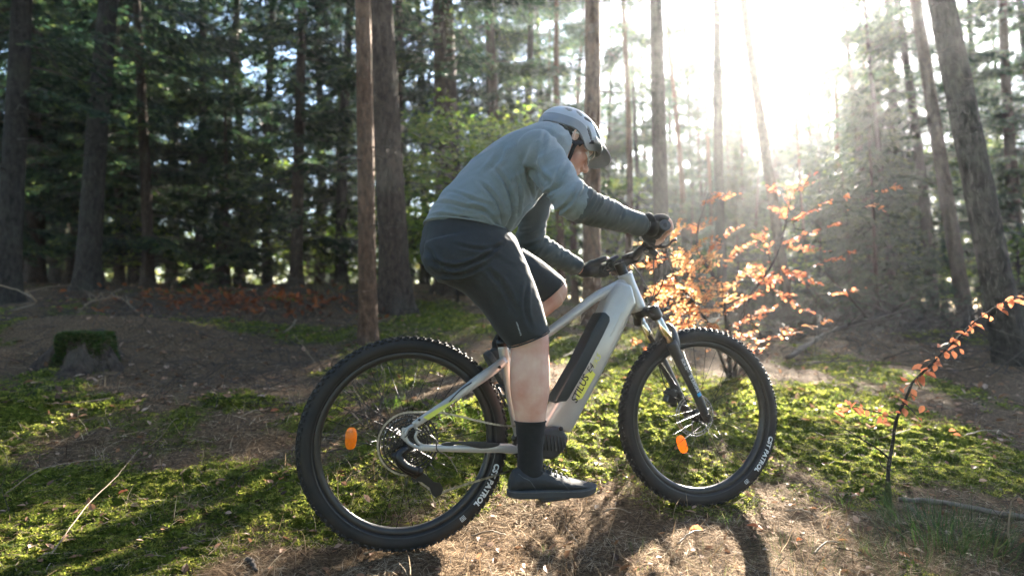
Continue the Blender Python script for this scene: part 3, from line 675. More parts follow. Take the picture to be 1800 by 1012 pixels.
for px, Y, kd, s in BUSH:
    b = base_at(px, Y); put_tree('beech_tree' if kd == 'beech' else 'bush', uniq('leafy green young beech' if kd == 'beech' else 'low leafy green bush', px, Y), 'tree' if kd == 'beech' else 'bush', KIND[kd], b, group='leafy undergrowth between the trunks', rz=g_.uniform(0, 6.28), sc_=s)

# the wood goes on unseen beside and behind the photographer, added to dim skylight
for x, y, kd, s, lab in [(-6.5, 1.5, 'low', 1.0, 'bushy spruce beyond the left edge beside the photographer'), (-8.5, 5.0, 'tall', 1.0, 'tall spruce beyond the left edge in line with the stump'), (-6.5, -3.5, 'low', 1.1, 'bushy spruce behind and left of the photographer'), (-11, -1.5, 'low', 1.2, 'broad spruce farther left of the photographer'), (-3.2, -6.5, 'low', 1.1, 'bushy spruce behind the photographer, left of centre'), (.3, -7.0, 'low', 1.15, 'bushy spruce straight behind the photographer'), (3.6, -6.0, 'low', 1.1, 'bushy spruce behind the photographer, right of centre'), (7.0, -4.5, 'low', 1.1, 'bushy spruce behind and right of the photographer'), (9.5, -.5, 'low', 1.1, 'bushy spruce beyond the right edge beside the photographer'),
  (-1.5, -10.5, 'tall', 1.2, 'tall spruce in the second row behind the photographer'), (2.2, -10.0, 'tall', 1.2, 'tall spruce in the second row behind, to the right'), (-6.5, -9, 'tall', 1.2, 'tall spruce in the second row behind, to the left'), (6.5, -9.5, 'tall', 1.2, 'tall spruce in the second row behind, far right'), (11.5, -4.5, 'tall', 1.2, 'tall spruce farther right behind the photographer'), (-10.5, -6.5, 'tall', 1.2, 'tall spruce farther left behind the photographer')]:
    b = V(x, y, gh(x, y)-.03); put_tree('spruce_tree', lab, 'tree', KIND[kd], b, group='unseen trees added outside the picture', rz=g_.uniform(0, 6.28), sc_=s)

for i, (px, Y, s) in enumerate([(1405, 7.6, .13), (1445, 8.3, .17), (1492, 7.8, .15), (1535, 8.6, .20), (1580, 7.9, .16), (1622, 8.4, .19), (1668, 7.7, .15), (1720, 8.2, .19), (1750, 7.2, .13), (1510, 9.6, .24), (1645, 9.8, .26), (1370, 9.2, .15), (1800, 7.8, .18)]):
    put_tree('spruce_seedling', 'low dark spruce seedling on the right bank, %s' % ['just beyond the front wheel', 'second from the front wheel', 'third from the front wheel', 'above the long dead branch', 'left of the leaning trunks', 'between sapling tip and trunks', 'left of the far leaning trunk', 'between the two leaning trunks', 'at the foot of the largest trunk', 'deeper, above the dead branch', 'deeper, near the far leaning trunk', 'nearest to the orange beech', 'at the right edge'][i], 'tree', [KIND['young'][1]], base_at(px, Y), group='low spruce seedlings on the right bank', rz=g_.uniform(0, 6.28), sc_=s)
# ================================================================ BICYCLE
m_tyre = M_('tyre_rubber', (.013, .0145, .016), .65, spec=.3, noise_=(11, .35), alt=(.026, .023, .020), bump=(220, .15, .0006))
m_rim = M_('rim_black', (.018, .019, .021), .32, noise_=(30, .3))
m_spoke = M_('spoke_steel', (.05, .05, .055), .25, .9)
m_silver = M_('silver_frame_paint', (.385, .39, .385), .30, .3, coat=.5, noise_=(14, .12), bump=(400, .04, .0003))
m_blackm = M_('black_metal', (.016, .017, .019), .34, .2, noise_=(40, .4))
m_plast = M_('black_plastic', (.022, .025, .028), .5, noise_=(60, .35), bump=(500, .12, .0003))
m_cover = M_('battery_cover', (.010, .018, .023), .5, noise_=(25, .2), bump=(600, .1, .0003))
m_chrome = M_('stanchion_chrome', (.75, .68, .56), .12, 1.0)
m_steel = M_('worn_steel', (.42, .41, .39), .3, 1.0, noise_=(80, .5))
m_dsteel = M_('dark_steel', (.10, .10, .10), .38, .9, noise_=(80, .5))
m_white = M_('white_print', (.62, .66, .68), .6, noise_=(120, .25))
m_yellow = M_('yellow_print', (.60, .64, .10), .5, noise_=(160, .12))
m_bprint = M_('black_print', (.02, .02, .02), .5, noise_=(90, .2))
m_blue = M_('blue_print', (.03, .30, .62), .5, noise_=(90, .1))
m_cass = M_('cassette_black', (.045, .045, .048), .36, .8, noise_=(80, .5))
m_amber = M_('amber_reflector', (.90, .34, .02), .18, noise_=(150, .3), trans=(.45, (1.0, .42, .03)), coat=.6)
m_rubber = M_('grip_rubber', (.02, .022, .024), .75, bump=(300, .3, .0008))
m_sadl = M_('saddle_cover', (.02, .02, .022), .6, bump=(300, .2, .0005))
bike = empty('mountain_bike', BIKE_M, 'silver electric mountain bike with black wheels and fork ridden along the mossy forest path', 'bicycle')
WR = .366
def px_dir(n): return Vector(n).normalized()

def arc_text(s, size, R0, a0, yside, bold=.02, scale_a=1.0, spacing=1.0, shear=0.0):
    """lettering laid along a circle; reading runs clockwise as seen from the right-hand side, tops outward"""
    vs, fs = text_mesh(s, size, bold, shear, spacing)
    out = []
    for p in vs:
        r = R0+p.y; a = a0 - p.x*scale_a/R0
        out.append(V(r*math.cos(a), yside(r), r*math.sin(a)))
    return out, fs

def tyre_side(r):            # y of the near sidewall at radius r
    u = (r-.309)/(WR-.309); u = max(0, min(1, u))
    return -(.0125+.0175*math.sin(PI*min(1, u*1.05+.05))**.7) if u < .97 else -.012

def make_wheel(name, M, front):
    w = empty(name, M); w.parent = bike; w.matrix_local = BIKE_I @ M; WM[w.name] = M.copy()
    # tyre with tread knobs
    mb = MB(); prof = []
    for k in range(17):
        u = k/16; a = -PI*.96+u*PI*1.92-0
        prof.append((0.337+.0285*math.cos(a)*1.0, .0295*math.sin(a)))
    lathe_y(mb, prof, 128)
    nk = 84
    for i in range(nk):
        a = 2*PI*i/nk; j = random.uniform(-.004, .004)
        for (yy, rr, hx, hy, hz, da, tilt) in ((-.0075, WR+.0005, .0058, .0044, .0023, 0, 0), (.0075, WR+.0005, .0058, .0044, .0023, .5, 0),
                                           (-.0225, WR-.0075, .0068, 0.0036, .0026, .25, .75), (.0225, WR-.0075, .0068, 0.0036, .0026, .25, -.75),
                                           (-.015, WR-.002, .004, .003, .0042, .75, .4), (.015, WR-.002, .004, .003, .0042, .75, -.4)):
            b = a+da*2*PI/nk+j
            Rm = Matrix.Rotation(-b, 3, 'Y') @ Matrix.Rotation(tilt, 3, 'X').to_3x3()
            # local frame: x radial? build with z radial
            er = V(math.cos(b), 0, math.sin(b)); et = V(-math.sin(b), 0, math.cos(b)); ey = V(0, 1, 0)
            rad = (er*math.cos(tilt)-ey*math.sin(tilt)); lat = (ey*math.cos(tilt)+er*math.sin(tilt))
            vs = []
            c = er*rr+ey*yy
            for st in (-1, 1):
                for sl in (-1, 1):
                    for sr in (-1, 1):
                        tp = .8 if sr > 0 else 1.1
                        vs.append(c+et*(st*hx*tp)+lat*(sl*hy*tp)+rad*(sr*hz))
            mb.add(vs, [(0, 1, 3, 2), (4, 6, 7, 5), (0, 4, 5, 1), (2, 3, 7, 6), (0, 2, 6, 4), (1, 5, 7, 3)])
    # small transition studs on both shoulders
    tyre = mb.obj('tyre', m_tyre, w, M, sharp=35)
    # raised bead line on the sidewall
    mb = MB()
    lathe_y(mb, [(.3165, tyre_side(.3165)-.0012), (.3185, tyre_side(.3185)-.0022), (.3205, tyre_side(.3205)-.0010)], 128, closed=False)
    mb.obj('bead_line', m_rim, tyre, M)
    sd = lambda r: tyre_side(r)-.0014
    mb = MB()
    def sw(r):
        a = math.acos(max(-1, min(1, (r-.337)/.0285))); return -(.0295*math.sin(a)+.0009)
    vs, fs = arc_text('CST PATROL', .0262, .3255, -math.radians(17.5), sw, bold=.0012, scale_a=1.02, spacing=1.05, shear=.1)
    mb.add(vs, [f[::-1] for f in fs])
    o = mb.obj('tyre_lettering', m_white, tyre, M, smooth=False)
    mb = MB()
    a0 = -math.radians(54.5)
    def quad(x0, x1, y0, y1):
        c = [(x0, y0), (x1, y0), (x1, y1), (x0, y1)]
        mb.add([V((.3265+y)*math.cos(a0-x/.3265), sw(.3265+y), (.3265+y)*math.sin(a0-x/.3265)) for x, y in c], [(0, 1, 2, 3)])
    for q in ((0, .018, 0, .0016), (0, .018, .0144, .016), (0, .0016, .0016, .0144), (.0164, .018, .0016, .0144), (.004, .014, .004, .006), (.004, .014, .009, .012), (.004, .006, .006, .009)): quad(*q)
    mb.obj('tyre_badge', m_white, tyre, M, smooth=False)
    # rim
    mb = MB()
    lathe_y(mb, [(.313, -.0135), (.311, -.0150), (.296, -.0130), (.2895, -.0055), (.2895, .0055), (.296, .0130), (.311, .0150), (.313, .0135)], 128)
    mb.obj('rim', m_rim, w, M, sharp=50)
    # hub
    mb = MB(); hw = .030
    hl = .050 if front else .066
    lathe_y(mb, [(0, -hl), (.009, -hl), (.009, -hw-.004), (.024 if front else .027, -hw-.002), (.024 if front else .027, -hw+.002), (.013, -hw+.006), (.012, hw-.006), (.027, hw-.002), (.027, hw+.002), (.009, hw+.004), (.009, hl), (0, hl)], 24, closed=False)
    mb.obj('hub', m_blackm, w, M, sharp=40)
    # spokes: one mesh, thirty-two objects
    sm = MB(); tube(sm, [V(0, 0, 0), V(0, 0, 1)], .00105, 5); me = sm.mesh('spoke', m_spoke)
    for i in range(32):
        side = -1 if i % 2 else 1; k = i//2
        rim_a = 2*PI*i/32+.05; crossed = (1 if k % 2 else -1)*math.radians(62)
        h = V(.0245*math.cos(rim_a+crossed), side*hw, .0245*math.sin(rim_a+crossed))
        e = V(.2900*math.cos(rim_a), side*.003, .2900*math.sin(rim_a))
        d = e-h; q = d.to_track_quat('Z', 'Y').to_matrix().to_4x4()
        s = me
        link('spoke', s, w, M @ Matrix.Translation(h) @ q @ Matrix.Diagonal((1, 1, d.length, 1)))
    # brake rotor (far side): ring with holes of air between its spider arms
    mb = MB(); ry = .040; ro = .090
    n = 72
    for i in range(n):
        a = 2*PI*i/n
        wob = .003*math.sin(a*12)
        if i % 3 != 2: pass
    ring = []
    for rr in (ro-.014, ro):
        pass
    lathe_y(mb, [(ro-.0045, ry-.001), (ro, ry-.001), (ro, ry+.001), (ro-.0045, ry+.001)], 72)
    lathe_y(mb, [(ro-.016, ry-.001), (ro-.0115, ry-.001), (ro-.0115, ry+.001), (ro-.016, ry+.001)], 72)
    for i in range(36):
        a = 2*PI*i/36; er = V(math.cos(a), 0, math.sin(a)); e2 = V(math.cos(a+.06), 0, math.sin(a+.06))
        tube(mb, [er*(ro-.0130)+V(0, ry, 0), e2*(ro-.003)+V(0, ry, 0)], (.0012, .0012) and .0013, 4)
    for i in range(6):
        a = 2*PI*i/6; er = V(math.cos(a), 0, math.sin(a)); e2 = V(math.cos(a+.35), 0, math.sin(a+.35))
        tube(mb, [er*.020+V(0, ry, 0), (er*.5+e2*.5)*.048+V(0, ry, 0), e2*(ro-.013)+V(0, ry, 0)], .0032, 6)
    mb.obj('brake_rotor', m_steel, w, M)
    # amber reflector between two spokes
    if front: c = V(-.098*1.0, -.012, -.105); ang = math.radians(-72)
    else: c = V(-.192, -.012, .030); ang = math.radians(86)
    mb = MB(); poly = []
    for k in range(28):
        t = 2*PI*k/28; x = .0365*math.copysign(abs(math.cos(t))**.75, math.cos(t)); z = .0190*math.copysign(abs(math.sin(t))**.6, math.sin(t))*(1-.10*abs(math.cos(t))**4)
        poly.append((c.x+x*math.cos(ang)-z*math.sin(ang), c.z+x*math.sin(ang)+z*math.cos(ang)))
    prism(mb, poly, c.y-.005, c.y+.005)
    rf = mb.obj('reflector', m_amber, w, M, bevel=.0018)
    mb = MB()
    for k in range(-3, 4):
        u = k*.0046; d = V(math.cos(ang), 0, math.sin(ang)); nn = V(-math.sin(ang), 0, math.cos(ang))
        L = .030-abs(k)*.002
        tube(mb, [c+nn*u-d*L+V(0, -.0054, 0), c+nn*u+d*L+V(0, -.0054, 0)], .0011, 4)
    mb.obj('reflector_rib', m_amber, rf, M)
    return w
FW = BIKE_M @ Matrix.Translation((1.22, 0, 0)) @ rotz(-.07)
RWm = BIKE_M.copy()
rear_wheel = make_wheel('rear_wheel', RWm, False)
front_wheel = make_wheel('front_wheel', FW, True)

B = BIKE_M
# ---- frame
def px_prism(name, pts, half, mat, bevel, parent=bike, yc=0.0, k=0):
    y0 = yc-half
    P = pxpoly(pts, y0)
    if k: P = [(p.x, p.z) for p in smooth_path([V(a, 0, b) for a, b in P], k, closed=True)]
    mb = MB(); prism(mb, P, y0, yc+half); return mb.obj(name, mat, parent, B, bevel=bevel, sharp=60)
# main silver down tube (wide, squarish, flowing into the head tube)
dt = px_prism('down_tube', [(1090, 494), (1112, 500), (1121, 534), (1108, 558), (1093, 592), (1063, 650), (1030, 714), (1012, 748), (1004, 762), (974, 755), (957, 752), (963, 735), (985, 698), (1020, 632), (1052, 568), (1072, 520)], .040, m_silver, .014)
tt = tube(MB(), smooth_path([bk(1098, 500, 0), bk(1072, 510, 0), bk(1046, 523, 0), bk(1022, 541, 0), bk(990, 565, 0), bk(955, 590, 0), bk(918, 612, 0), bk(893, 622, 0)], 5),
     [(.030, .023), (.022, .021), (.019, .020), (.0185, .020), (.018, .019), (.017, .018), (.017, .018), (.018, .018)], 20, ref=(0, 1, 0), power=2.6).obj('top_tube', m_silver, bike, B)
ht = tube(MB(), smooth_path([bk(1098, 481, 0), bk(1105, 500, 0), bk(1114, 522, 0), bk(1123, 545, 0)], 4), [(.031, .029), (.030, .028), (.031, .028), (.033, .030)], 28, ref=(0, 1, 0)).obj('head_tube', m_silver, bike, B)
# gusset that flares the head tube into the down tube on the near side
mb = MB(); tube(mb, smooth_path([bk(1104, 505, -.012), bk(1092, 540, -.016), bk(1074, 580, -.018), bk(1040, 640, -.02)], 5), [(.014, .018), (.024, .024), (.020, .023), (.012, .018)], 18, ref=(0, 1, 0))
mb.obj('head_gusset', m_silver, dt, B)
bc = px_prism('battery_cover', [(1059, 548), (1066, 549), (1073, 556), (1073, 565), (1060, 592), (1032, 646), (1001, 700), (996, 706), (975, 708), (978, 700), (1016, 634), (1047, 571)], .0415, m_cover, .006)
st_ = tube(MB(), smooth_path([bk(884, 604, 0), bk(890, 640, 0), bk(898, 690, 0), bk(908, 740, 0), bk(920, 775, 0)], 4), [(.0215, .021), (.021, .020), (.020, .020), (.022, .026), (.026, .03)], 20, ref=(0, 1, 0)).obj('seat_tube', m_silver, bike, B)
tube(MB(), [bk(883, 596, 0), bk(885, 608, 0)], .0245, 24).obj('seat_clamp', m_blackm, bike, B)
tube(MB(), [bk(872, 500, 0), bk(883, 600, 0)], .0158, 20).obj('seat_post', m_blackm, bike, B)
mb = MB(); rings = []
for (px, py, w, h) in ((792, 488, .045, .012), (800, 484, .072, .019), (825, 484, .074, .021), (850, 488, .052, .021), (875, 492, .030, .018), (905, 495, .021, .015), (925, 497, .016, .010)):
    c = bk(px, py, 0); rings.append([c+V(0, w*math.cos(t), h*math.sin(t)) for t in [2*PI*k/20 for k in range(20)]])
loft(mb, rings); mb.obj('saddle', m_sadl, bike, B)
for s, nm in ((-1, 'seat_stay'), (1, 'seat_stay')):
    yo = s*.058
    pts = smooth_path([bk(888, 632, s*.022), bk(866, 650, s*.040), bk(840, 668, s*.052), bk(800, 698, s*.060), bk(755, 728, s*.064), bk(727, 747, s*.066)], 5)
    tube(MB(), pts, [(.016, .011), (.0185, .011), (.019, .011), (.015, .010), (.013, .009), (.012, .008)], 16, ref=(0, 1, 0), power=2.8).obj(nm, m_silver, bike, B)
    pts = smooth_path([bk(737, 786, s*.064), bk(770, 787, s*.062), bk(810, 788, s*.056), bk(850, 789, s*.048), bk(880, 787, s*.045), bk(910, 789, s*.042), bk(928, 788, s*.036)], 4)
    cs = tube(MB(), pts, [(.012, .008), (.0115, .009), (.0125, .010), (.013, .010), (.017, .011), (.019, .013), (.02, .015)], 16, ref=(0, 1, 0), power=2.8).obj('chain_stay', m_silver, bike, B)
    # drop-out: open hook-shaped plate
    mb = MB()
    y = s*.0655
    for path, r in (([(727, 747), (718, 752), (713, 762), (716, 775), (727, 783), (738, 787)], .0065), ([(727, 745), (733, 757), (730, 768), (737, 779), (752, 786)], .0055), ([(718, 752), (709, 755), (708, 765)], .004), ([(713, 762), (708, 768), (713, 775)], .004)):
        tube(mb, smooth_path([bk(a, b, y) for a, b in path], 4), r, 10, ref=(0, 1, 0))
    for a, b, r in ((709, 754, .0060), (707, 767, .0060), (736, 757, .006)):
        c = bk(a, b, y); lathe_y(mb, [(r, -.004), (r, .004), (r*.45, .004), (r*.45, -.004)], 16, c=c)
    mb.obj('dropout', m_silver, bike, B, sharp=50)
    if s < 0:
        px_prism('chain_guard', [(776, 779), (800, 776), (840, 776), (868, 778), (880, 780), (868, 786), (845, 788), (822, 783), (806, 780), (796, 783), (783, 784)], .004, m_plast, .002, bike, yc=-.064, k=2)
# bolts and cable on the stay
for a, b, r in ((737, 738, .0062), (878, 645, .005)):
    mb = MB(); c = bk(a, b, -.068 if a < 800 else -.052); lathe_y(mb, [(0, -.006), (r, -.005), (r, .01), (0, .01)], 16, c=c, closed=False)
    mb.obj('frame_bolt', m_blackm, bike, B)
mb = MB(); P = [bk(a, b, -.0765) for a, b in ((741, 738), (752, 722), (775, 716), (800, 704), (825, 680))]
# decals: yellow wedge + small word on the stay
def decal_px(corners, yb, mat, name, parent):
    mb = MB(); mb.add([bk(a, b, yb) for a, b in corners], [tuple(range(len(corners)))]); return mb.obj(name, mat, parent, B, smooth=False)
seat_stay_near = bpy.data.objects['seat_stay']
decal_px([(744, 733), (753, 738), (796, 708), (806, 699), (772, 716)], -.0782, m_yellow, 'stay_stripe', seat_stay_near)
def text_px(s, p0, p1, yb, size, mat, name, parent, bold=0., shear=0., k=1.0):
    """lettering whose baseline runs from pixel p0 towards pixel p1 on the plane y = yb"""
    a, b = bk(*p0, yb), bk(*p1, yb); ex = (b-a).normalized(); ez = V(-ex.z, 0, ex.x)
    vs, fs = text_mesh(s, size, bold, shear); wmax = max(p.x for p in vs)
    kx = (b-a).length/wmax
    mb = MB(); mb.add([a+ex*(p.x*kx)+ez*(p.y*k) for p in vs], fs); return mb.obj(name, mat, parent, B, smooth=False)
text_px('STILUS', (785, 722), (822, 697), -.0786, .016, m_bprint, 'stay_lettering', seat_stay_near, shear=.2)
# down tube: yellow panel, STILUS in dark letters, E-Big style small word beyond
yd = -.0420
decal_px([(1012, 704), (1023, 700), (1047, 658), (1041, 651), (1030, 657), (1014, 688)], yd, m_yellow, 'tube_stripe', dt)
text_px('STILUS', (1013, 709), (1036, 662), yd-.0008, .040, m_bprint, 'tube_lettering', dt, bold=.0006, shear=.15)
text_px('E4', (1038, 657), (1046, 642), yd-.0008, .034, m_bprint, 'tube_lettering', dt, shear=.3)
text_px('//K5', (1046, 648), (1058, 624), yd-.0009, .030, m_yellow, 'tube_lettering', dt, shear=.3)
# ---- motor
mo = px_prism('motor', [(950, 757), (976, 750), (988, 751), (1000, 768), (997, 786), (985, 800), (972, 808), (950, 806), (928, 798), (915, 780), (925, 762)], .062, m_plast, .012)
for i in range(7):
    a0, b0 = (955+i*6.3, 762+i*1.2), (951+i*6.5+6, 790+i*1.0)
    mb = MB(); tube(mb, [bk(a0[0], a0[1], -.0635), bk(b0[0], b0[1], -.0635)], (.0022, .002) and .0022, 6); mb.obj('cooling_fin', m_plast, mo, B)
mb = MB(); c = bk(986, 753, -.064); lathe_y(mb, [(0, -.004), (.008, -.003), (.008, .004), (.004, .006), (0, .006)], 20, c=c, closed=False); mb.obj('motor_bolt', m_blackm, mo, B)
# ---- cranks, chainring
bb = bk(933, 782, -.045)
BB = V(bb.x, 0, bb.z)
ring_r = .070
mb = MB(); lathe_y(mb, [(ring_r-.012, -.0535), (ring_r, -.0525), (ring_r, -.0500), (ring_r-.012, -.0490)], 72, c=BB)
for i in range(36):
    a = 2*PI*i/36; c = BB+V(math.cos(a)*(ring_r+.002), -.0512, math.sin(a)*(ring_r+.002)); box(mb, c, (.0022, .0011, .0032), Matrix.Rotation(-a+PI/2, 3, 'Y'))
for i in range(4):
    a = 2*PI*i/4+.5; tube(mb, [BB+V(0, -.052, 0), BB+V(math.cos(a)*(ring_r-.006), -.0515, math.sin(a)*(ring_r-.006))], .007, 8)
mb.obj('chainring', m_dsteel, bike, B, sharp=40)
cdir = V(.035, 0, -.17).normalized()
for s in (-1, 1):
    d = cdir*(1 if s < 0 else -1); e = BB+d*.165
    p0 = BB+V(0, s*.075, 0); p1 = V(e.x, s*.088, e.z)
    mb = MB(); tube(mb, smooth_path([p0-d*.02, p0, (p0+p1)/2, p1, p1+d*.012], 3), [(.012, .006), (.019, .009), (.014, .008), (.014, .007), (.008, .005)], 16, ref=(0, 1, 0), power=2.6)
    cr = mb.obj('crank_arm', m_blackm, bike, B)
    pc = V(e.x, s*.142, e.z); mb = MB()
    tube(mb, [V(e.x, s*.088, e.z), V(e.x, s*.186, e.z)], .008, 12)
    pd = V(1, 0, 0) if s < 0 else V(.42, 0, -.9)   # pedal platform direction
    pn = V(-pd.z, 0, pd.x)
    for t in (-1, 1):
        tube(mb, [pc+pd*(t*.046)+V(0, -.045, 0), pc+pd*(t*.046)+V(0, .045, 0)], (.006, .008) and .007, 8)
        tube(mb, [pc-pd*.046+V(0, t*.045, 0), pc+pd*.046+V(0, t*.045, 0)], .007, 8)
        for q in (-.03, 0, .03): tube(mb, [pc+pd*(t*.046)+V(0, q, 0)-pn*.010, pc+pd*(t*.046)+V(0, q, 0)+pn*.010], .002, 5)
    mb.obj('pedal', m_blackm, bike, B)
    if s > 0: PED_L = pc.copy(); PDL = pd.copy()
    else: PED_R = pc.copy()
# ---- cassette, derailleur, chain
mb = MB(); cy = [-.030-.0042*i for i in range(8)]; crs = [.104, .090, .077, .066, .056, .047, .039, .031]
for y, r in zip(cy, crs):
    lathe_y(mb, [(r-.0055, y-.0009), (r, y-.0009), (r, y+.0009), (r-.0055, y+.0009)], 60)
    nt_ = int(r*2*PI/.0127)
    for i in range(nt_):
        a = 2*PI*i/nt_; box(mb, V(math.cos(a)*(r+.0015), y, math.sin(a)*(r+.0015)), (.0022, .0008, .0030), Matrix.Rotation(-a+PI/2, 3, 'Y'))
    for i in range(6):
        a = 2*PI*i/6+y*30; tube(mb, [V(math.cos(a)*.02, y, math.sin(a)*.02), V(math.cos(a+.25)*(r-.008), y, math.sin(a+.25)*(r-.008))], .0028, 6)
tube(mb, [V(0, -.026, 0), V(0, -.062, 0)], .020, 20)
mb.obj('cassette', m_cass, bike, B, sharp=40)
der = MB()
def P_(a, b, y): return bk(a, b, y)
tube(der, smooth_path([P_(717, 786, -.070), P_(700, 800, -.078), P_(712, 818, -.082), P_(735, 828, -.080)], 4), [(.011, .012), (.015, .016), (.014, .018), (.015, .016)], 14, ref=(0, 1, 0))
tube(der, smooth_path([P_(690, 797, -.076), P_(708, 822, -.070), P_(733, 836, -.070)], 4), [(.008, .010), (.010, .012), (.012, .014)], 12, ref=(0, 1, 0))
tube(der, [P_(735, 828, -.060), P_(735, 828, -.090)], .017, 20)
dro = der.obj('rear_derailleur', m_blackm, bike, B)
j1, j2 = P_(733, 835, -.045), P_(766, 860, -.045)
for yy in (-.038, -.052):
    mb = MB(); path = [(724, 834), (736, 824), (750, 834), (762, 846), (774, 848), (779, 858), (776, 868), (766, 874), (759, 868), (755, 856), (742, 847), (730, 844)]
    prism(mb, pxpoly(path, yy), yy-.0012, yy+.0012); mb.obj('derailleur_cage', m_blackm, dro, B, smooth=False)
for j in (j1, j2):
    mb = MB(); lathe_y(mb, [(.006, -.003), (.020, -.002), (.020, .002), (.006, .003)], 24, c=V(j.x, -.045, j.z))
    for i in range(12):
        a = 2*PI*i/12; box(mb, V(j.x, -.045, j.z)+V(math.cos(a)*.021, 0, math.sin(a)*.021), (.0025, .0012, .003), Matrix.Rotation(-a+PI/2, 3, 'Y'))
    mb.obj('jockey_wheel', m_plast, dro, B, sharp=40)
# chain path: top of the chainring -> top of the big cog -> round the back -> front of cage wheel -> lower wheel -> ring
CP = []
cc = V(0, -.032, 0); rr_ = .106
CP += [BB+V(0, -.0512, ring_r+.002)]
CP += [BB+V(-.12, -.046, ring_r+.012), V(.12, -.040, .096)]
for k in range(12):
    a = PI*.46+k*(PI*1.02)/11; CP.append(cc+V(math.cos(a)*rr_, 0, math.sin(a)*rr_))
CP += [V(j1.x-.006, -.042, j1.z+.021), V(j1.x+.020, -.045, j1.z+.004), V(j1.x+.008, -.045, j1.z-.020), V(j2.x-.022, -.045, j2.z+.004), V(j2.x-.006, -.045, j2.z-.022), V(j2.x+.020, -.045, j2.z-.012)]
CP += [V((j2.x+BB.x)/2, -.048, (j2.z-.01+BB.z-ring_r)/2), BB+V(-.01, -.0512, -ring_r-.002)]
for k in range(7):
    a = -PI*.45+k*PI*.9/6; CP.append(BB+V(math.cos(a)*(ring_r+.002), -.0512, math.sin(a)*(ring_r+.002)))
path = smooth_path(CP, 14, closed=True)
# resample every half pitch
seg = []; acc = 0; last = path[0]; pitch = .0127; seg.append(path[0].copy())
for p in path[1:]+[path[0]]:
    while (p-last).length+acc >= pitch:
        t = (pitch-acc)/(p-last).length; last = last.lerp(p, t); acc = 0; seg.append(last.copy())
    acc += (p-last).length; last = p
mb = MB()
for i in range(len(seg)-1):
    a, b = seg[i], seg[i+1]; d = (b-a)
    if d.length > .02: continue
    d.normalize(); nn = V(-d.z, 0, d.x); wy = .0034 if i % 2 else .0022
    for s in (-1, 1):
        y = s*wy; poly = []
        for k in range(12):
            t = 2*PI*k/12; ct, s_ = math.cos(t), math.sin(t)
            ext = .0042*(1 if abs(ct) > .3 else .72)
            c0 = a if ct < 0 else b
            poly.append(c0+d*(ct*.0040)+nn*(s_*ext*(.95 if abs(ct) > .3 else .8)))
        vs = [p+V(0, y-.0005, 0) for p in poly]+[p+V(0, y+.0005, 0) for p in poly]
        mb.add(vs, [tuple(range(12)), tuple(range(23, 11, -1))]+[(k, k+12, (k+1) % 12+12, (k+1) % 12) for k in range(12)])
    tube(mb, [a+V(0, -.0045, 0), a+V(0, .0045, 0)], .0019, 8)
mb.obj('chain', m_steel, bike, B, smooth=False)
# ---- fork
fk = MB()
cr_c = bk(1128, 553, 0)
tube(fk, smooth_path([bk(1121, 570, .075)+V(0, 0, 0), bk(1122, 557, .06), bk(1127, 549, .03), bk(1132, 547, 0), bk(1138, 547, -.03), bk(1147, 550, -.06), bk(1153, 556, -.075)], 4), [(.018, .018), (.020, .022), (.020, .026), (.021, .03), (.020, .026), (.020, .022), (.017, .02)], 18, ref=(1, 0, .3))
tube(fk, [bk(1120, 538, 0), bk(1128, 556, 0)], .026, 24)
fo = fk.obj('fork_crown', m_blackm, bike, B)
LEG = {}
for s in (-1, 1):
    if s < 0: top, mid, bot = bk(1149, 545, -.066), bk(1180, 603, -.066), bk(1242, 733, -.066)
    else: top, mid, bot = bk(1119, 553, .066), bk(1145, 605, .066), None
    if s > 0:
        t0 = bk(1149, 545, -.066); off = top-t0; off.y = 0
        m0 = bk(1180, 603, -.066); b0 = bk(1242, 733, -.066)
        top = V(t0.x, .066, t0.z); mid = V(m0.x, .066, m0.z); bot = V(b0.x, .066, b0.z)
    d = (bot-top).normalized()
    tube(MB(), [top-d*.012, top+d*.036], .0235, 24).obj('crown_clamp', m_blackm, fo, B, bevel=.004)
    tube(MB(), [top-d*.018, top-d*.011], .014, 20).obj('adjuster_cap', m_blackm, fo, B, bevel=.002)
    tube(MB(), [top, mid+d*.05], .0165, 28).obj('stanchion', m_chrome, bike, B)
    L = (bot-mid).length
    lw = MB()
    tube(lw, [mid-d*.005, mid+d*.004, mid+d*.01, mid+d*L*.35, mid+d*L*.75, bot-d*.02, bot+d*.012, bot+d*.02], [(.0195, .0195), (.0235, .0235), (.0220, .0220), (.0205, .0205), (.0185, .0190), (.018, .017), (.017, .014), (.010, .01)], 24, ref=(0, 1, 0))
    leg = lw.obj('fork_leg', m_plast, bike, B); LEG[s] = (mid, bot, d, leg)
    mb = MB(); lathe_y(mb, [(0, -.020), (.010, -.019), (.012, .0), (.012, .012), (0, .012)], 18, c=bot-d*.006, closed=False); mb.obj('axle_end', m_blackm, leg, B, sharp=40)
# arch bridging the lower legs in front of the tyre
m1, b1, d1, _ = LEG[-1]; m2 = LEG[1][0]
fwd = V(-d1.z, 0, d1.x)*1
fwd = V(.9, 0, .42)
mb = MB(); tube(mb, smooth_path([m1+d1*.03+fwd*.012, m1+d1*.0+fwd*.030+V(0, .006, 0), m1-d1*.035+fwd*.052+V(0, .028, 0), m1-d1*.045+fwd*.058+V(0, .066, 0), m1-d1*.035+fwd*.052+V(0, .104, 0), m2+d1*.0+fwd*.030+V(0, -.006, 0), m2+d1*.03+fwd*.012], 5),
     [(.010, .018), (.011, .020), (.010, .020), (.010, .020), (.010, .020), (.011, .020), (.010, .018)], 14, ref=d1)
mb.obj('fork_arch', m_plast, bike, B)
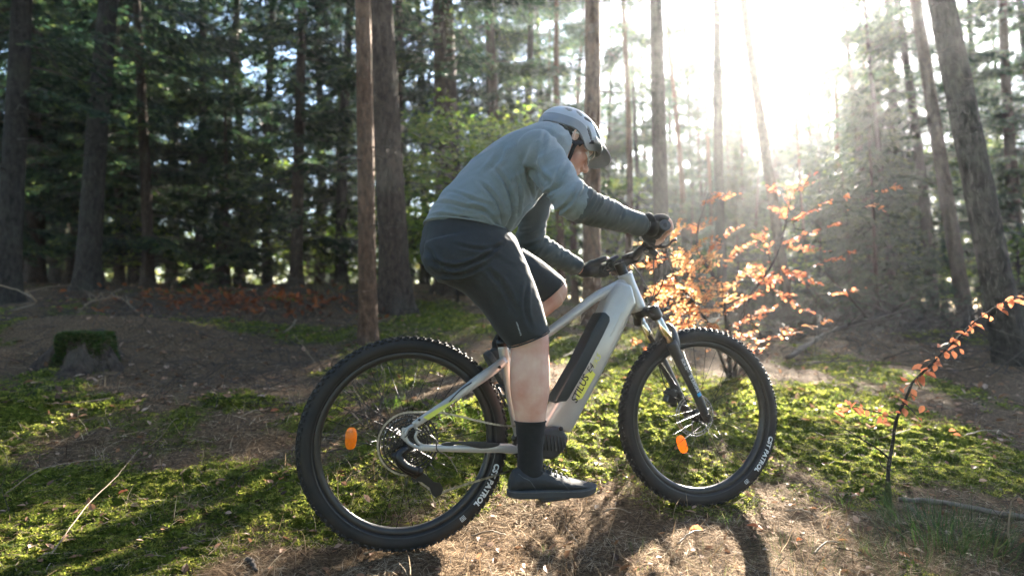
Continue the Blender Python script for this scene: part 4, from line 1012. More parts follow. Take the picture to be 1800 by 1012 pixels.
# lettering on the near leg
def leg_text(s, t0, t1, size, mat, bold=0., sh=0.):
    vs, fs = text_mesh(s, size, bold, sh); wmax = max(p.x for p in vs); a = m1+d1*t0; kx = (t1-t0)/wmax
    up = V(0, 0, 0); r = .0212
    out = []
    for p in vs:
        ang = (p.y-size*.35)/r
        nrm = V(0, -1, 0)*math.cos(ang)+V(-d1.z, 0, d1.x)*math.sin(ang)
        out.append(a+d1*(p.x*kx)+nrm*(r+.0012-.0022*(t0/.3)))
    mb = MB(); mb.add(out, fs); mb.obj('leg_lettering', mat, LEG[-1][3], B, smooth=False)
leg_text('XCM 32', .070, .118, .017, m_white, .0003); leg_text('DS', .121, .131, .009, m_white)
leg_text('SR SUNTOUR', .145, .224, .0185, m_white, .0005)
mb = MB(); vs = []
for t in (.227, .242):
    for k in range(5):
        ang = -.45+k*.225; nrm = V(0, -1, 0)*math.cos(ang)+V(-d1.z, 0, d1.x)*math.sin(ang); vs.append(m1+d1*t+nrm*.0202)
mb.add(vs, [(k, k+1, k+6, k+5) for k in range(4)]); mb.obj('leg_badge', m_blue, LEG[-1][3], B)
# caliper on the far leg
m_, b_, d_, lg = LEG[1]
mb = MB(); c = b_-d_*.09+V(-.045, -.012, 0); box(mb, c, (.020, .020, .030), Matrix.Rotation(.35, 3, 'Y')); box(mb, c+V(.018, .006, -.034), (.012, .010, .014)); tube(mb, [c+V(-.012, -.02, .012), c+V(-.012, .022, .012)], .011, 12); tube(mb, [c+V(-.004, -.02, -.016), c+V(-.004, .022, -.016)], .011, 12)
mb.obj('brake_caliper', m_blackm, lg, B, bevel=.003)
# ---- stem, bar, controls
SC = bk(1104, 462, 0)
mb = MB(); tube(mb, [bk(1090, 470, 0), bk(1099, 487, 0)], .0205, 24); mb.obj('headset_spacer', m_blackm, bike, B, bevel=.002)
mb = MB(); tube(mb, [bk(1088, 462, 0), bk(1093, 474, 0)], .0225, 24)
tube(mb, [bk(1091, 466, 0), bk(1102, 460, 0), bk(1113, 455, 0)], [(.020, .019), (.016, .018), (.020, .026)], 18, ref=(0, 1, 0), power=3); stem = mb.obj('stem', m_blackm, bike, B, bevel=.002)
barc = bk(1113, 453, 0)
bR = [barc, bk(1119, 447, -.05), bk(1130, 436, -.11), bk(1143, 424, -.19), bk(1157, 409, -.27), bk(1169, 396, -.345)]
gend = bR[-1]
# left half mirrors the right one
bL = [V(p.x, -p.y, p.z) for p in bR]; bL = [barc, bk(1103, 456, .05), bk(1088, 462, .12), bk(1074, 466, .20), bk(1060, 469, .28), bk(1050, 471, .34)]
mb = MB(); tube(mb, smooth_path(bL[::-1]+bR[1:], 5), [.0112, .0112, .0125, .0155, .0160, .0155, .0125, .0112, .0112], 18); mb.obj('handlebar', m_blackm, bike, B)
for s, P in ((-1, bR), (1, bL)):
    a = P[3].lerp(P[4], .15); b = P[5]; d = (b-a).normalized()
    mb = MB(); tube(mb, [a, a+d*.004, a+d*.008]+[a+(b-a)*(k/14) for k in range(1, 14)]+[b-d*.003, b], [.016, .019, .0165]+[.0160+(.0008 if k % 2 else 0) for k in range(1, 14)]+[.0185, .0165], 20)
    g = mb.obj('grip', m_rubber, bike, B)
    mb = MB(); tube(mb, [b-d*.002, b+d*.004, b+d*.0055], [.0205, .0205, .017], 28); cap = mb.obj('end_cap', M_('end_cap', (.035, .038, .045), .5) if s < 0 else bpy.data.materials['end_cap'], g, B, bevel=.001)
    mb = MB(); tube(mb, [b+d*.0058, b+d*.0064], [.009, .008], 20); mb.obj('cap_ring', m_blackm, cap, B)
    # brake lever: clamp, master cylinder, blade in front of the grip
    c = P[3].lerp(P[2], .25)
    fw = V(.86, 0, -.50)
    mb = MB(); tube(mb, [c-d*.008, c+d*.008], .0175, 18); tube(mb, [c-d*.012+fw*.024, c+d*.048+fw*.030+V(0, 0, -.006)], [.013, .011], 14)
    tube(mb, [c+d*.046+fw*.030+V(0, 0, -.006), c+d*.054+fw*.032+V(0, 0, -.006)], .0135, 14)
    tube(mb, [c+fw*.0, c+fw*.026], .012, 12)
    lv = mb.obj('brake_lever', m_blackm, bike, B, bevel=.0015)
    mb = MB(); tube(mb, smooth_path([c+d*.010+fw*.034, c+d*.045+fw*.058, c+d*.085+fw*.066, c+d*.120+fw*.064, c+d*.135+fw*.072+V(.006, 0, .004)], 5), [(.005, .006), (.004, .007), (.0035, .0065), (.0035, .006), (.004, .006)], 12, ref=(0, 0, 1)); mb.obj('lever_blade', m_blackm, lv, B)
    c2 = P[2].lerp(P[3], .55)
    mb = MB(); box(mb, c2+fw*.016+V(0, 0, -.022), (.022, .020, .012), Matrix.Rotation(.5, 3, 'Y')); tube(mb, [c2+V(0, -.006, 0), c2+V(0, .006, 0)], .018, 18)
    tube(mb, [c2+V(.0, s*.01, -.024), c2+V(-.02, s*.028, -.030), c2+V(-.036, s*.036, -.024)], [.005, .005, .008], 10); mb.obj('shifter', m_blackm, bike, B, bevel=.003)
# small control pad and its arm beside the left grip, and the display by the stem
c = bL[2].lerp(bL[3], .5)
mb = MB(); box(mb, c+V(-.012, 0, .022), (.020, .024, .007), Matrix.Rotation(-.5, 3, 'Y')); tube(mb, [c+V(0, -.008, 0), c+V(0, .008, 0)], .0175, 18); rp = mb.obj('remote_control', m_plast, bike, B, bevel=.003)
mb = MB(); box(mb, bk(1106, 448, -.02), (.022, .030, .007), Matrix.Rotation(-.35, 3, 'Y')); mb.obj('display', m_plast, bike, B, bevel=.004)
# ---- cables
m_cable = M_('cable_housing', (.02, .022, .025), .4)
for pts in ([(1150, 440, -.16), (1149, 470, -.17), (1152, 500, -.13), (1146, 525, -.07), (1136, 540, -.03)],
            [(1153, 441, -.17), (1166, 462, -.19), (1167, 488, -.18), (1158, 513, -.12), (1144, 532, -.06), (1134, 541, -.03)],
            [(1085, 466, .10), (1106, 463, .04), (1122, 478, .0), (1134, 500, -.01), (1145, 516, -.02)],
            [(1145, 516, -.02), (1140, 530, -.02), (1131, 541, -.02)]):
    mb = MB(); tube(mb, smooth_path([bk(*p) for p in pts], 8), .0024, 8); mb.obj('cable', m_cable, bike, B)
mb = MB(); tube(mb, smooth_path([bk(1136, 560, .05), bk(1146, 585, .08), bk(1152, 620, .085), bk(1170, 680, .08), bk(1185, 705, .07)], 6), .0024, 8); mb.obj('brake_hose', m_cable, bike, B)
mb = MB(); tube(mb, smooth_path([bk(712, 768, -.072), bk(725, 756, -.085), bk(741, 757, -.086), bk(765, 772, -.086), bk(768, 790, -.08), bk(778, 797, -.07)], 6), .0022, 8); mb.obj('gear_cable', m_cable, bike, B)
mb = MB(); tube(mb, smooth_path([bk(829, 672, -.070), bk(812, 683, -.070), bk(797, 698, -.074), bk(790, 706, -.074)], 5), .0022, 8); mb.obj('stay_cable', m_cable, bike, B)
# ================================================================ RIDER
m_skin = M_('skin', (.45, .20, .145), .5, noise_=(9, .2), alt=(.60, .42, .33), bump=(350, .12, .0005))
m_skin.node_tree.nodes["Principled BSDF"].inputs['Subsurface Weight'].default_value = .12
m_skin.node_tree.nodes["Principled BSDF"].inputs['Subsurface Radius'].default_value = (.012, .004, .002)
m_hair = M_('dark_hair', (.020, .016, .014), .6, bump=(500, .8, .002))
def cloth_mat(name, col, amt, rough=.85, heather=0, sheen=.3):
    m = M_(name, col, rough, noise_=(heather or 60, amt), bump=(900, .25, .0005), sheen=sheen)
    nt = m.node_tree; N = nt.nodes; L = nt.links
    if heather:
        nz = [n for n in N if n.type == 'TEX_NOISE'][0]
        mp = N.new('ShaderNodeMapping'); mp.inputs['Scale'].default_value = (.35, 1.4, 2.6)
        tc = [n for n in N if n.type == 'TEX_COORD'][0]; L.new(tc.outputs['Object'], mp.inputs[0]); L.new(mp.outputs[0], nz.inputs['Vector'])
    return m
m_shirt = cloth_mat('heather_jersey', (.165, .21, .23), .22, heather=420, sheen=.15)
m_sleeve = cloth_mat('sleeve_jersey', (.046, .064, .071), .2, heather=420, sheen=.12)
m_shorts = cloth_mat('dark_shorts', (.011, .016, .019), .25, .8, sheen=.06)
m_sock = cloth_mat('black_sock', (.009, .010, .010), .3, .95, sheen=.05)
m_shoe = M_('shoe_suede', (.026, .030, .034), .8, noise_=(40, .3), bump=(500, .3, .0006))
m_sole = M_('shoe_sole', (.030, .034, .038), .7, noise_=(30, .2), bump=(200, .2, .0006))
m_lace = M_('shoe_lace', (.10, .105, .11), .8, noise_=(200, .5))
m_glove = cloth_mat('glove_fabric', (.014, .017, .020), .3, .8, sheen=.05)
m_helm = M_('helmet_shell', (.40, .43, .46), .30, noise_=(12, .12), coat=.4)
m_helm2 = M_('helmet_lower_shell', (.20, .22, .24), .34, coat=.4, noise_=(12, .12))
m_foam = M_('helmet_liner', (.015, .016, .018), .8, bump=(300, .3, .001))
m_strap = M_('strap_webbing', (.014, .015, .017), .8, bump=(900, .4, .0005))
m_lens = M_('clear_lens', (.8, .82, .8), .04)
_p = m_lens.node_tree.nodes["Principled BSDF"]; _p.inputs['Transmission Weight'].default_value = .0; _p.inputs['Alpha'].default_value = .28
m_frame = M_('glasses_frame', (.55, .56, .55), .3)
m_eye = M_('eye', (.6, .6, .58), .2)

foot = bk(960, 878, -.14)
person = empty('person', B @ Matrix.Translation(foot), 'cyclist in grey helmet, blue-grey long-sleeved jersey and dark shorts bending over the handlebar', 'person')
# ---- head frame
hp = math.radians(38)
Hf, Hu, Hl = V(math.cos(hp), 0, -math.sin(hp)), V(math.sin(hp), 0, math.cos(hp)), V(0, 1, 0)
Hc = bk(1011, 244, -.074)+V(0, .074, 0)
HM = Matrix(((Hf.x, Hl.x, Hu.x, Hc.x), (Hf.y, Hl.y, Hu.y, Hc.y), (Hf.z, Hl.z, Hu.z, Hc.z), (0, 0, 0, 1))) @ Matrix.Rotation(math.radians(-3), 4, 'X') @ Matrix.Scale(1.12, 4)
hpnt = lambda x, y, z: HM @ V(x, y, z)
HR = HM.to_3x3()
body = MB()
def hell(x, y, z, a, b, c, rot=0): ellipsoid(body, hpnt(x, y, z), (a, b, c), HR @ Matrix.Rotation(rot, 3, 'Y'))
hell(-.010, 0, .038, .094, .074, .082); hell(.045, 0, -.025, .046, .056, .075); hell(.030, 0, -.062, .055, .050, .034, .25)
hell(.072, 0, -.088, .020, .024, .018); hell(.076, 0, .028, .016, .044, .016)
for s in (-1, 1):
    hell(.062, s*.036, -.018, .022, .020, .020)
    tube(body, [hpnt(.082, s*.024, -.041), hpnt(.096, s*.008, -.043)], [.010, .009], 10)
    e = MB() if False else body
    pts = [hpnt(*q) for q in ((.010, s*.073, .022), (-.002, s*.079, .030), (-.015, s*.082, .026), (-.019, s*.083, .008), (-.011, s*.080, -.012), (-.003, s*.077, -.026), (.006, s*.073, -.024))]
    tube(body, smooth_path(pts, 4), [.0035, .0045, .0045, .0045, .0042, .0055, .003], 8)
    tube(body, smooth_path([hpnt(.004, s*.074, -.012), hpnt(-.006, s*.075, .004), hpnt(.000, s*.075, .016)], 4), [.004, .0035, .003], 8)
    ellipsoid(body, hpnt(-.006, s*.073, .002), (.014, .0035, .022), HR)
tube(body, smooth_path([hpnt(.080, 0, .016), hpnt(.093, 0, -.008), hpnt(.106, 0, -.022), hpnt(.110, 0, -.030), hpnt(.094, 0, -.038)], 4), [(.008, .008), (.009, .008), (.011, .010), (.011, .012), (.008, .010)], 12, ref=HR @ V(0, 1, 0))
hell(.088, 0, -.060, .011, .022, .0055); hell(.086, 0, -.071, .010, .020, .006); hell(.078, 0, -.065, .015, .028, .016)
nk = bk(962, 262, 0)
tube(body, smooth_path([hpnt(-.012, 0, .0), hpnt(-.035, 0, -.045), (hpnt(-.06, 0, -.09)+nk)/2, nk], 4), [(.062, .055), (.060, .055), (.062, .060), (.075, .09)], 20, ref=(0, 1, 0))
# torso and limbs under the clothes
stations(body, [(785, 400, 870, 415, .12, 0), (800, 370, 890, 390, .13, 0), (830, 300, 935, 345, .14, 0), (870, 258, 962, 312, .15, 0), (925, 240, 978, 288, .12, 0), (950, 235, 985, 270, .07, 0)], sub=2)
ellipsoid(body, bk(820, 430, 0), (.11, .14, .11))
SH_R, EL_R, WR_R = bk(948, 265, -.175), bk(1008, 356, -.325), bk(1131, 397, -.285)
SH_L, EL_L, WR_L = bk(952, 290, .175), bk(930, 425, .255), bk(1016, 470, .315)
tube(body, [SH_R, EL_R], [.040, .032], 14); tube(body, [EL_R, WR_R, WR_R+(WR_R-EL_R).normalized()*.02], [.034, (.022, .029), (.022, .029)], 16, ref=(0, 1, 0))
tube(body, [SH_L, EL_L], [.040, .032], 14); tube(body, [EL_L, WR_L, WR_L+(WR_L-EL_L).normalized()*.02], [.034, (.022, .029), (.022, .029)], 16, ref=(0, 1, 0))
HIP_R, KN_R, AN_R = bk(815, 455, -.10), bk(931, 600, -.135), bk(932, 815, -.145)
HIP_L, KN_L, AN_L = bk(830, 450, .10), bk(971, 508, .12), bk(880, 606, .135)
tube(body, [HIP_R, KN_R], [.070, .052], 20)
stations(body, [(950, 560, 885, 585, .050, -.13), (962, 590, 897, 604, .054, -.135), (963, 622, 899, 622, .055, -.137), (965, 655, 897, 655, .058, -.140), (963, 690, 899, 690, .056, -.143), (958, 725, 905, 727, .046, -.145), (954, 765, 911, 765, .037, -.145), (950, 800, 914, 800, .034, -.145), (955, 830, 910, 830, .034, -.145)], n=26, sub=4, power=2.1)
# knee cap, shin ridge
ellipsoid(body, bk(945, 600, -.150), (.030, .034, .040))
tube(body, [HIP_L, KN_L], [.070, .056], 20); ellipsoid(body, KN_L+V(.008, 0, -.006), (.055, .052, .062))
tube(body, smooth_path([KN_L+V(.01, 0, -.02), KN_L.lerp(AN_L, .3)+V(-.01, 0, -.012), KN_L.lerp(AN_L, .6)+V(-.004, 0, 0), AN_L], 5), [.053, .056, .044, .034], 20)
# ---- hands: a palm and five fingers closed round each grip
glove_shapes = {}
def hand(P, s, wrist):
    """P: bar points; s: -1 right, 1 left"""
    a = P[3].lerp(P[4], .30); b = P[5]; d = (b-a).normalized(); ctr = a.lerp(b, .66 if s < 0 else .56)
    up = (wrist-ctr); up = up-d*up.dot(d); up.normalize()          # from the bar towards the wrist
    fwv = up.cross(d)*(1 if s > 0 else -1)
    test = V(1, 0, 0)
    if fwv.dot(test) < 0: fwv = -fwv
    # the circle round the grip: angle 0 = forward, 90 = towards the wrist/top
    def cp(ang, r, off): return ctr+d*off+fwv*(math.cos(ang)*r)+up*(math.sin(ang)*r)
    skin, glv = MB(), MB()
    # back of the hand
    k0 = wrist; kn = cp(math.radians(66), .041, 0)
    rows = []
    for t in (0, .25, .5, .75, 1.0):
        c = k0.lerp(kn, t)+fwv*(.012*math.sin(t*PI))+up*.003; rows.append((c, .031+.020*min(1, t*1.8), .0240-.003*t))
    tdir = (kn-k0).normalized(); nrm = tdir.cross(d).normalized()
    def slab(mb, k):
        rings = []
        for c, w, h in rows: rings.append([c+d*((w+k)*math.copysign(abs(math.cos(q))**.8, math.cos(q)))+nrm*((h+k)*math.sin(q)) for q in [2*PI*i/20 for i in range(20)]])
        loft(mb, rings)
    PM = Matrix((fwv, d, up)).transposed()
    for mb_, k_ in ((skin, 0), (glv, .004)):
        ellipsoid(mb_, ctr+up*.034+fwv*(-.002), (.026+k_, .043+k_, .024+k_), PM); ellipsoid(mb_, ctr.lerp(k0, .55)+fwv*(.004), (.024+k_, .038+k_, .030+k_), PM); ellipsoid(mb_, ctr.lerp(k0, .45)-d*.026-fwv*.010, (.019+k_, .020+k_, .028+k_), PM)
    slab(skin, 0); glv_rows = rows[1:] if True else rows
    gr = []
    for c, w, h in rows: gr.append([c+d*((w+.004)*math.copysign(abs(math.cos(q))**.7, math.cos(q)))+nrm*((h+.0045)*math.sin(q)) for q in [2*PI*i/20 for i in range(20)]])
    cuff = rows[0][0].lerp(rows[1][0], .55)
    gr[0] = [p+(cuff-rows[0][0]) for p in gr[0]]
    loft(glv, gr)
    offs = [-.033, -.011, .011, .031]; lens = [1.0, 1.08, 1.03, .85]
    if s < 0: pass
    for i, (of, ln) in enumerate(zip(offs, lens)):
        path = [kn+d*(of-0)+up*(-.004), cp(math.radians(50), .041, of), cp(math.radians(12), .036, of*1.0), cp(math.radians(-32), .031, of), cp(math.radians(-32-52*ln), .0275, of*.97), cp(math.radians(-32-92*ln), .0262, of*.95)]
        rad = [.0115, .0115, .0108, .0100, .0095, .0080]
        pp = smooth_path(path, 5); tube(skin, pp, rad, 12); ellipsoid(skin, pp[-1], (.0074,)*3, nu=10, nv=6)
        tube(glv, pp[:15], [.0145, .0145, .0135], 12)
    # thumb leaves the inner side of the palm near the wrist and closes under the bar
    th = [k0.lerp(kn, .30)-d*.024, cp(math.radians(120), .044, -.040), cp(math.radians(168), .034, -.046), cp(math.radians(215), .028, -.046), cp(math.radians(255), .027, -.044)]
    pp = smooth_path(th, 5); tube(skin, pp, [.014, .013, .0118, .0108, .0088], 12); ellipsoid(skin, pp[-1], (.0088,)*3, nu=10, nv=6)
    tube(glv, pp[:12], [.0165, .0150, .0140], 12)
    body.add(skin.v, skin.f)
    return glv
gR = hand(bR, -1, WR_R); gL = hand(bL, 1, WR_L)
me = remesh(body, .0036, 5, .5)
co = coords(me); nn = normals(me); co += nn*(fbm(co, 26, 3)*.0010+np.where(co[:, 2] < .45, .0035*fbm(co*np.array([1, 1, .45]), 13, 2, 8), 0))[:, None]; setco(me, co)
finish(me, m_skin, 'body'); bodyo = link('body', me, person, B)
for nm, g in (('glove', gR), ('glove', gL)):
    me = remesh(g, .0034, 3); co = coords(me); nn = normals(me); co += nn*(fbm(co, 60, 2)*.0009)[:, None]; setco(me, co)
    finish(me, m_glove, 'glove'); go = link('glove', me, person, B)
# pull tab ring of the near glove
for s in (-1, 1):
    mb = MB(); ellipsoid(mb, hpnt(.070, s*.031, .004), (.0125, .0125, .0125)); mb.obj('eye', m_eye, bodyo, B)
# hair shell on the back and sides of the head
mb = MB(); nu, nv = 40, 24; vs = []; fs = []
for j in range(nv+1):
    for i in range(nu+1):
        th = math.radians(62)+(2*PI-math.radians(124))*i/nu; ph = math.radians(18)+math.radians(100)*j/nv
        fr = 1.0-.06*max(0, (j/nv-.8))
        vs.append(hpnt(-.010+.098*fr*math.sin(ph)*math.cos(th), .0785*fr*math.sin(ph)*math.sin(th), .038+.090*math.cos(ph)*1.05-.006))
for j in range(nv):
    for i in range(nu): a = j*(nu+1)+i; fs.append((a, a+1, a+nu+2, a+nu+1))
mb.add(vs, fs); mb.obj('hair', m_hair, person, B)
# ---- clothes
def folds(me, f):
    co = coords(me); nn = normals(me); co += nn*f(co, nn)[:, None]; setco(me, co); me.update()
sh = MB()
stations(sh, [(748, 388, 888, 414, .158, 0), (757, 368, 900, 402, .163, 0), (772, 345, 922, 376, .168, 0), (793, 322, 942, 352, .168, 0), (815, 297, 956, 334, .172, 0), (845, 268, 970, 318, .176, 0), (877, 246, 980, 300, .176, 0), (908, 233, 987, 284, .172, 0), (935, 223, 993, 270, .135, 0), (957, 224, 996, 258, .088, 0), (970, 226, 996, 250, .072, 0)], n=36, sub=4, power=2.25)
def sleeve(mb, SH, EL, WR, y_in):
    d1_, d2_ = (EL-SH), (WR-EL)
    p = smooth_path([SH-d1_*.10, SH+d1_*.12, SH+d1_*.5, SH+d1_*.88, EL+d2_*.06, EL+d2_*.3, EL+d2_*.65, WR-d2_*.02], 5)
    tube(mb, p, [(.070, .062), (.074, .066), (.066, .060), (.056, .054), (.055, .053), (.050, .048), (.043, .044), (.037, .041)], 24, ref=(0, 1, 0))
    ellipsoid(mb, SH+V(-.004, 0, .0), (.078, .066, .072))
sleeve(sh, SH_R, EL_R, WR_R, 0); sleeve(sh, SH_L, EL_L, WR_L, 0)
me = remesh(sh, .0058, 9, .5)
ELs = [np.array(EL_R), np.array(EL_L)]; SHs = [np.array(SH_R), np.array(SH_L)]; WRs = [np.array(WR_R), np.array(WR_L)]
def creases(co, lines):
    """drawn creases on the near side: a valley with a ridge along each side"""
    r = np.zeros(len(co)); p = co[:, [0, 2]]
    for pts, y, w, d in lines:
        Q = np.array([[q.x, q.z] for q in smooth_path([bk(a, b, y) for a, b in pts], 6)]); best = np.full(len(co), 9.0); tt = np.zeros(len(co))
        for i in range(len(Q)-1):
            a, b = Q[i], Q[i+1]; ab = b-a; t = np.clip(((p-a) @ ab)/(ab @ ab), 0, 1); dd = np.linalg.norm(p-a-t[:, None]*ab, axis=1); m = dd < best; best[m] = dd[m]; tt[m] = (i+t[m])/(len(Q)-1)
        fade = np.sin(np.clip(tt, .02, .98)*PI)**.6*(co[:, 1] < y+.16)
        w *= .75; d *= 1.35; r += fade*(-d*np.exp(-(best/w)**2)+.8*d*np.exp(-((best-1.8*w)/(1.0*w))**2))
    return r
SHIRT_LINES = [([(868, 290), (893, 330), (903, 372), (893, 408)], -.17, .010, .010), ([(845, 318), (872, 352), (890, 392)], -.17, .009, .009), ([(905, 300), (915, 345), (908, 385)], -.17, .008, .007), ([(778, 345), (815, 362), (850, 372), (880, 398)], -.16, .008, .009),
    ([(765, 368), (800, 378), (845, 386)], -.16, .006, .006), ([(800, 330), (830, 350), (862, 362)], -.16, .008, .006), ([(935, 262), (930, 300), (945, 338)], -.19, .009, .010), ([(950, 345), (925, 365), (905, 395)], -.15, .008, .008), ([(890, 250), (880, 275), (858, 300)], -.17, .012, .006), ([(955, 235), (945, 262), (935, 290)], -.2, .011, .006),
    ([(1022, 318), (1018, 338), (1005, 356)], -.33, .006, .008), ([(1038, 326), (1032, 350), (1020, 372)], -.33, .006, .007), ([(1052, 338), (1046, 358), (1036, 374)], -.33, .005, .006), ([(985, 372), (1000, 352), (1008, 330)], -.33, .007, .007), ([(1070, 352), (1062, 366), (1054, 380)], -.32, .005, .004), ([(1092, 362), (1086, 376), (1080, 392)], -.31, .005, .003), ([(990, 290), (975, 312), (965, 340)], -.25, .009, .006)]
SHORT_LINES = [([(760, 455), (800, 470), (845, 455), (885, 425)], -.18, .008, .009), ([(775, 478), (815, 482), (860, 462)], -.19, .007, .007), ([(800, 430), (840, 440), (880, 432)], -.18, .008, .005), ([(850, 470), (880, 500), (905, 550)], -.2, .012, .005), ([(925, 500), (920, 540), (930, 575)], -.2, .010, .005), ([(755, 430), (772, 465), (800, 490)], -.17, .008, .006)]
def shirt_folds(co, nn):
    r = creases(co, SHIRT_LINES)
    # broad soft folds everywhere, running from the armpit to the waist
    q = co @ np.array([[.75, 0, -.55], [0, .5, 0], [.66, 0, .85]])
    w = fbm(np.stack([q[:, 0]*.7, q[:, 1]*.8, q[:, 2]*2.6], 1), 9, 3, off=3)
    ridge = 1-np.abs(w)*2.2; r += .0045*np.clip(ridge, -.6, 1)
    hem = np.array(bk(820, 398, -.15)); dh = np.linalg.norm((co-hem)*np.array([.6, .4, 1.0]), axis=1)
    r += .009*np.exp(-(dh/.14)**2)*vnoise(co*np.array([1.2, .7, 3.0]), 13)
    for E, S, W in zip(ELs, SHs, WRs):
        de = np.linalg.norm(co-E, axis=1); ax = (W-S); ax = ax/np.linalg.norm(ax)
        t = (co-E) @ ax
        cloth_r = fbm(np.stack([t*3.0, co[:, 1]*.9, co[:, 2]*.9], 1), 17, 2, off=9)
        r += .0075*np.exp(-(de/.12)**2)*(1-2.4*np.abs(cloth_r))
        a2 = (W-E); L = np.linalg.norm(a2); a2 = a2/L; t2 = (co-E) @ a2
        dl = np.linalg.norm((co-E)-t2[:, None]*a2, axis=1); m = (t2 > .02)*(t2 < L+.03)*(dl < .085)
        r += m*.0042*(1-2.6*np.abs(fbm(np.stack([t2*2.6, co[:, 1]*.7, (co[:, 2])*.7], 1), 14, 2, off=5)))*(1-.6*t2/L)
        ds = np.linalg.norm(co-(S+np.array([.02, 0, -.06])), axis=1)
        r += .0050*np.exp(-(ds/.10)**2)*vnoise(co*np.array([2.2, .6, 1.0]), 16, off=2)
    return r
folds(me, shirt_folds)
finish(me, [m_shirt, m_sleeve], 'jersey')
# darker jersey colour below the near elbow and on the whole far arm
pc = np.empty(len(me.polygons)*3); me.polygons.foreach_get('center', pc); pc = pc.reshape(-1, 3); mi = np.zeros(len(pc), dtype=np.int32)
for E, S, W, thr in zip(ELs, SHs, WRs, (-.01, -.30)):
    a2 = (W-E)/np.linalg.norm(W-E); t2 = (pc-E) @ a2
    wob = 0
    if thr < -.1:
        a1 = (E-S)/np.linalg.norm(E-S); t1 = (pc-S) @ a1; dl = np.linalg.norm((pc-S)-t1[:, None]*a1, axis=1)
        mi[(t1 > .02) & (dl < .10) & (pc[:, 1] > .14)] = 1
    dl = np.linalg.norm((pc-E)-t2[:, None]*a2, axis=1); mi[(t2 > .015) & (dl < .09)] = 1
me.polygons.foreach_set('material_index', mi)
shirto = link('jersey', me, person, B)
# hem, cuffs and collar as thin rolled edges
def ring_of(cx, cy_, yb, pa, pb, w, r, name, mat, par, n=40, pw=2.2):
    A, Bp = bk(*pa, yb), bk(*pb, yb); c = (A+Bp)/2; h = (A-Bp)/2; pts = []
    for k in range(n):
        t = 2*PI*k/n; cc, ss = math.cos(t), math.sin(t); cc = math.copysign(abs(cc)**(2/pw), cc); ss = math.copysign(abs(ss)**(2/pw), ss); pts.append(c+h*cc+V(0, w*ss, 0))
    mb = MB(); tube(mb, pts, r, 8, closed=True); return mb.obj(name, mat, par, B)
ring_of(0, 0, 0, (747, 388), (889, 415), .162, .0032, 'hem', m_shirt, shirto)
ring_of(0, 0, 0, (968, 222), (1000, 254), .074, .0055, 'collar', m_sleeve, shirto)
for W, E in ((WR_R, EL_R), (WR_L, EL_L)):
    d = (W-E).normalized(); a = d.cross(V(0, 1, 0)).normalized(); b = d.cross(a); c = W-d*.004
    mb = MB(); tube(mb, [c+a*(.0372*math.cos(2*PI*k/28))+b*(.0415*math.sin(2*PI*k/28)) for k in range(28)], .0024, 8, closed=True); mb.obj('cuff', m_sleeve, shirto, B)
# shorts
so = MB()
stations(so, [(752, 384, 884, 408, .150, 0), (744, 410, 893, 414, .163, 0), (741, 438, 905, 430, .175, 0), (752, 470, 910, 455, .175, 0), (790, 497, 905, 480, .150, 0)], n=32, sub=4)
stations(so, [(885, 405, 748, 425, .085, -.085), (897, 414, 747, 462, .098, -.095), (915, 447, 772, 490, .102, -.105), (931, 484, 815, 512, .098, -.115), (944, 522, 850, 546, .090, -.125), (954, 556, 875, 582, .082, -.132), (961, 580, 896, 609, .077, -.136)], n=30, sub=4)
stations(so, [(860, 405, 800, 480, .085, .085), (898, 424, 840, 505, .095, .095), (940, 452, 885, 522, .088, .105), (970, 474, 920, 530, .078, .115), (988, 490, 941, 535, .072, .12)], n=28, sub=4)
me = remesh(so, .0060, 7, .5)
kneeR, kneeL = np.array(KN_R), np.array(KN_L)
def short_folds(co, nn):
    q = co @ np.array([[.85, 0, .5], [0, .6, 0], [-.5, 0, .85]])
    w = fbm(np.stack([q[:, 0]*.8, q[:, 1], q[:, 2]*2.4], 1), 7, 3, off=31)
    r = creases(co, SHORT_LINES)+.0035*np.clip(1-2.2*np.abs(w), -.7, 1)
    cr = np.array(bk(800, 470, -.15)); dd = np.linalg.norm((co-cr)*np.array([.8, .5, 1]), axis=1)
    r += .006*np.exp(-(dd/.10)**2)*vnoise(co*np.array([1.0, .6, 3.0]), 15)
    return r
folds(me, short_folds)
finish(me, m_shorts, 'shorts'); shortso = link('shorts', me, person, B)
ring_of(0, 0, -.136, (962, 581), (895, 610), .079, .0026, 'leg_hem', m_shorts, shortso, pw=2.2)
ring_of(0, 0, .12, (989, 491), (941, 536), .073, .0026, 'leg_hem', m_shorts, shortso, pw=2.2)
text_px('nakamura', (907, 566), (915, 590), -.2175, .009, m_white, 'shorts_lettering', shortso)
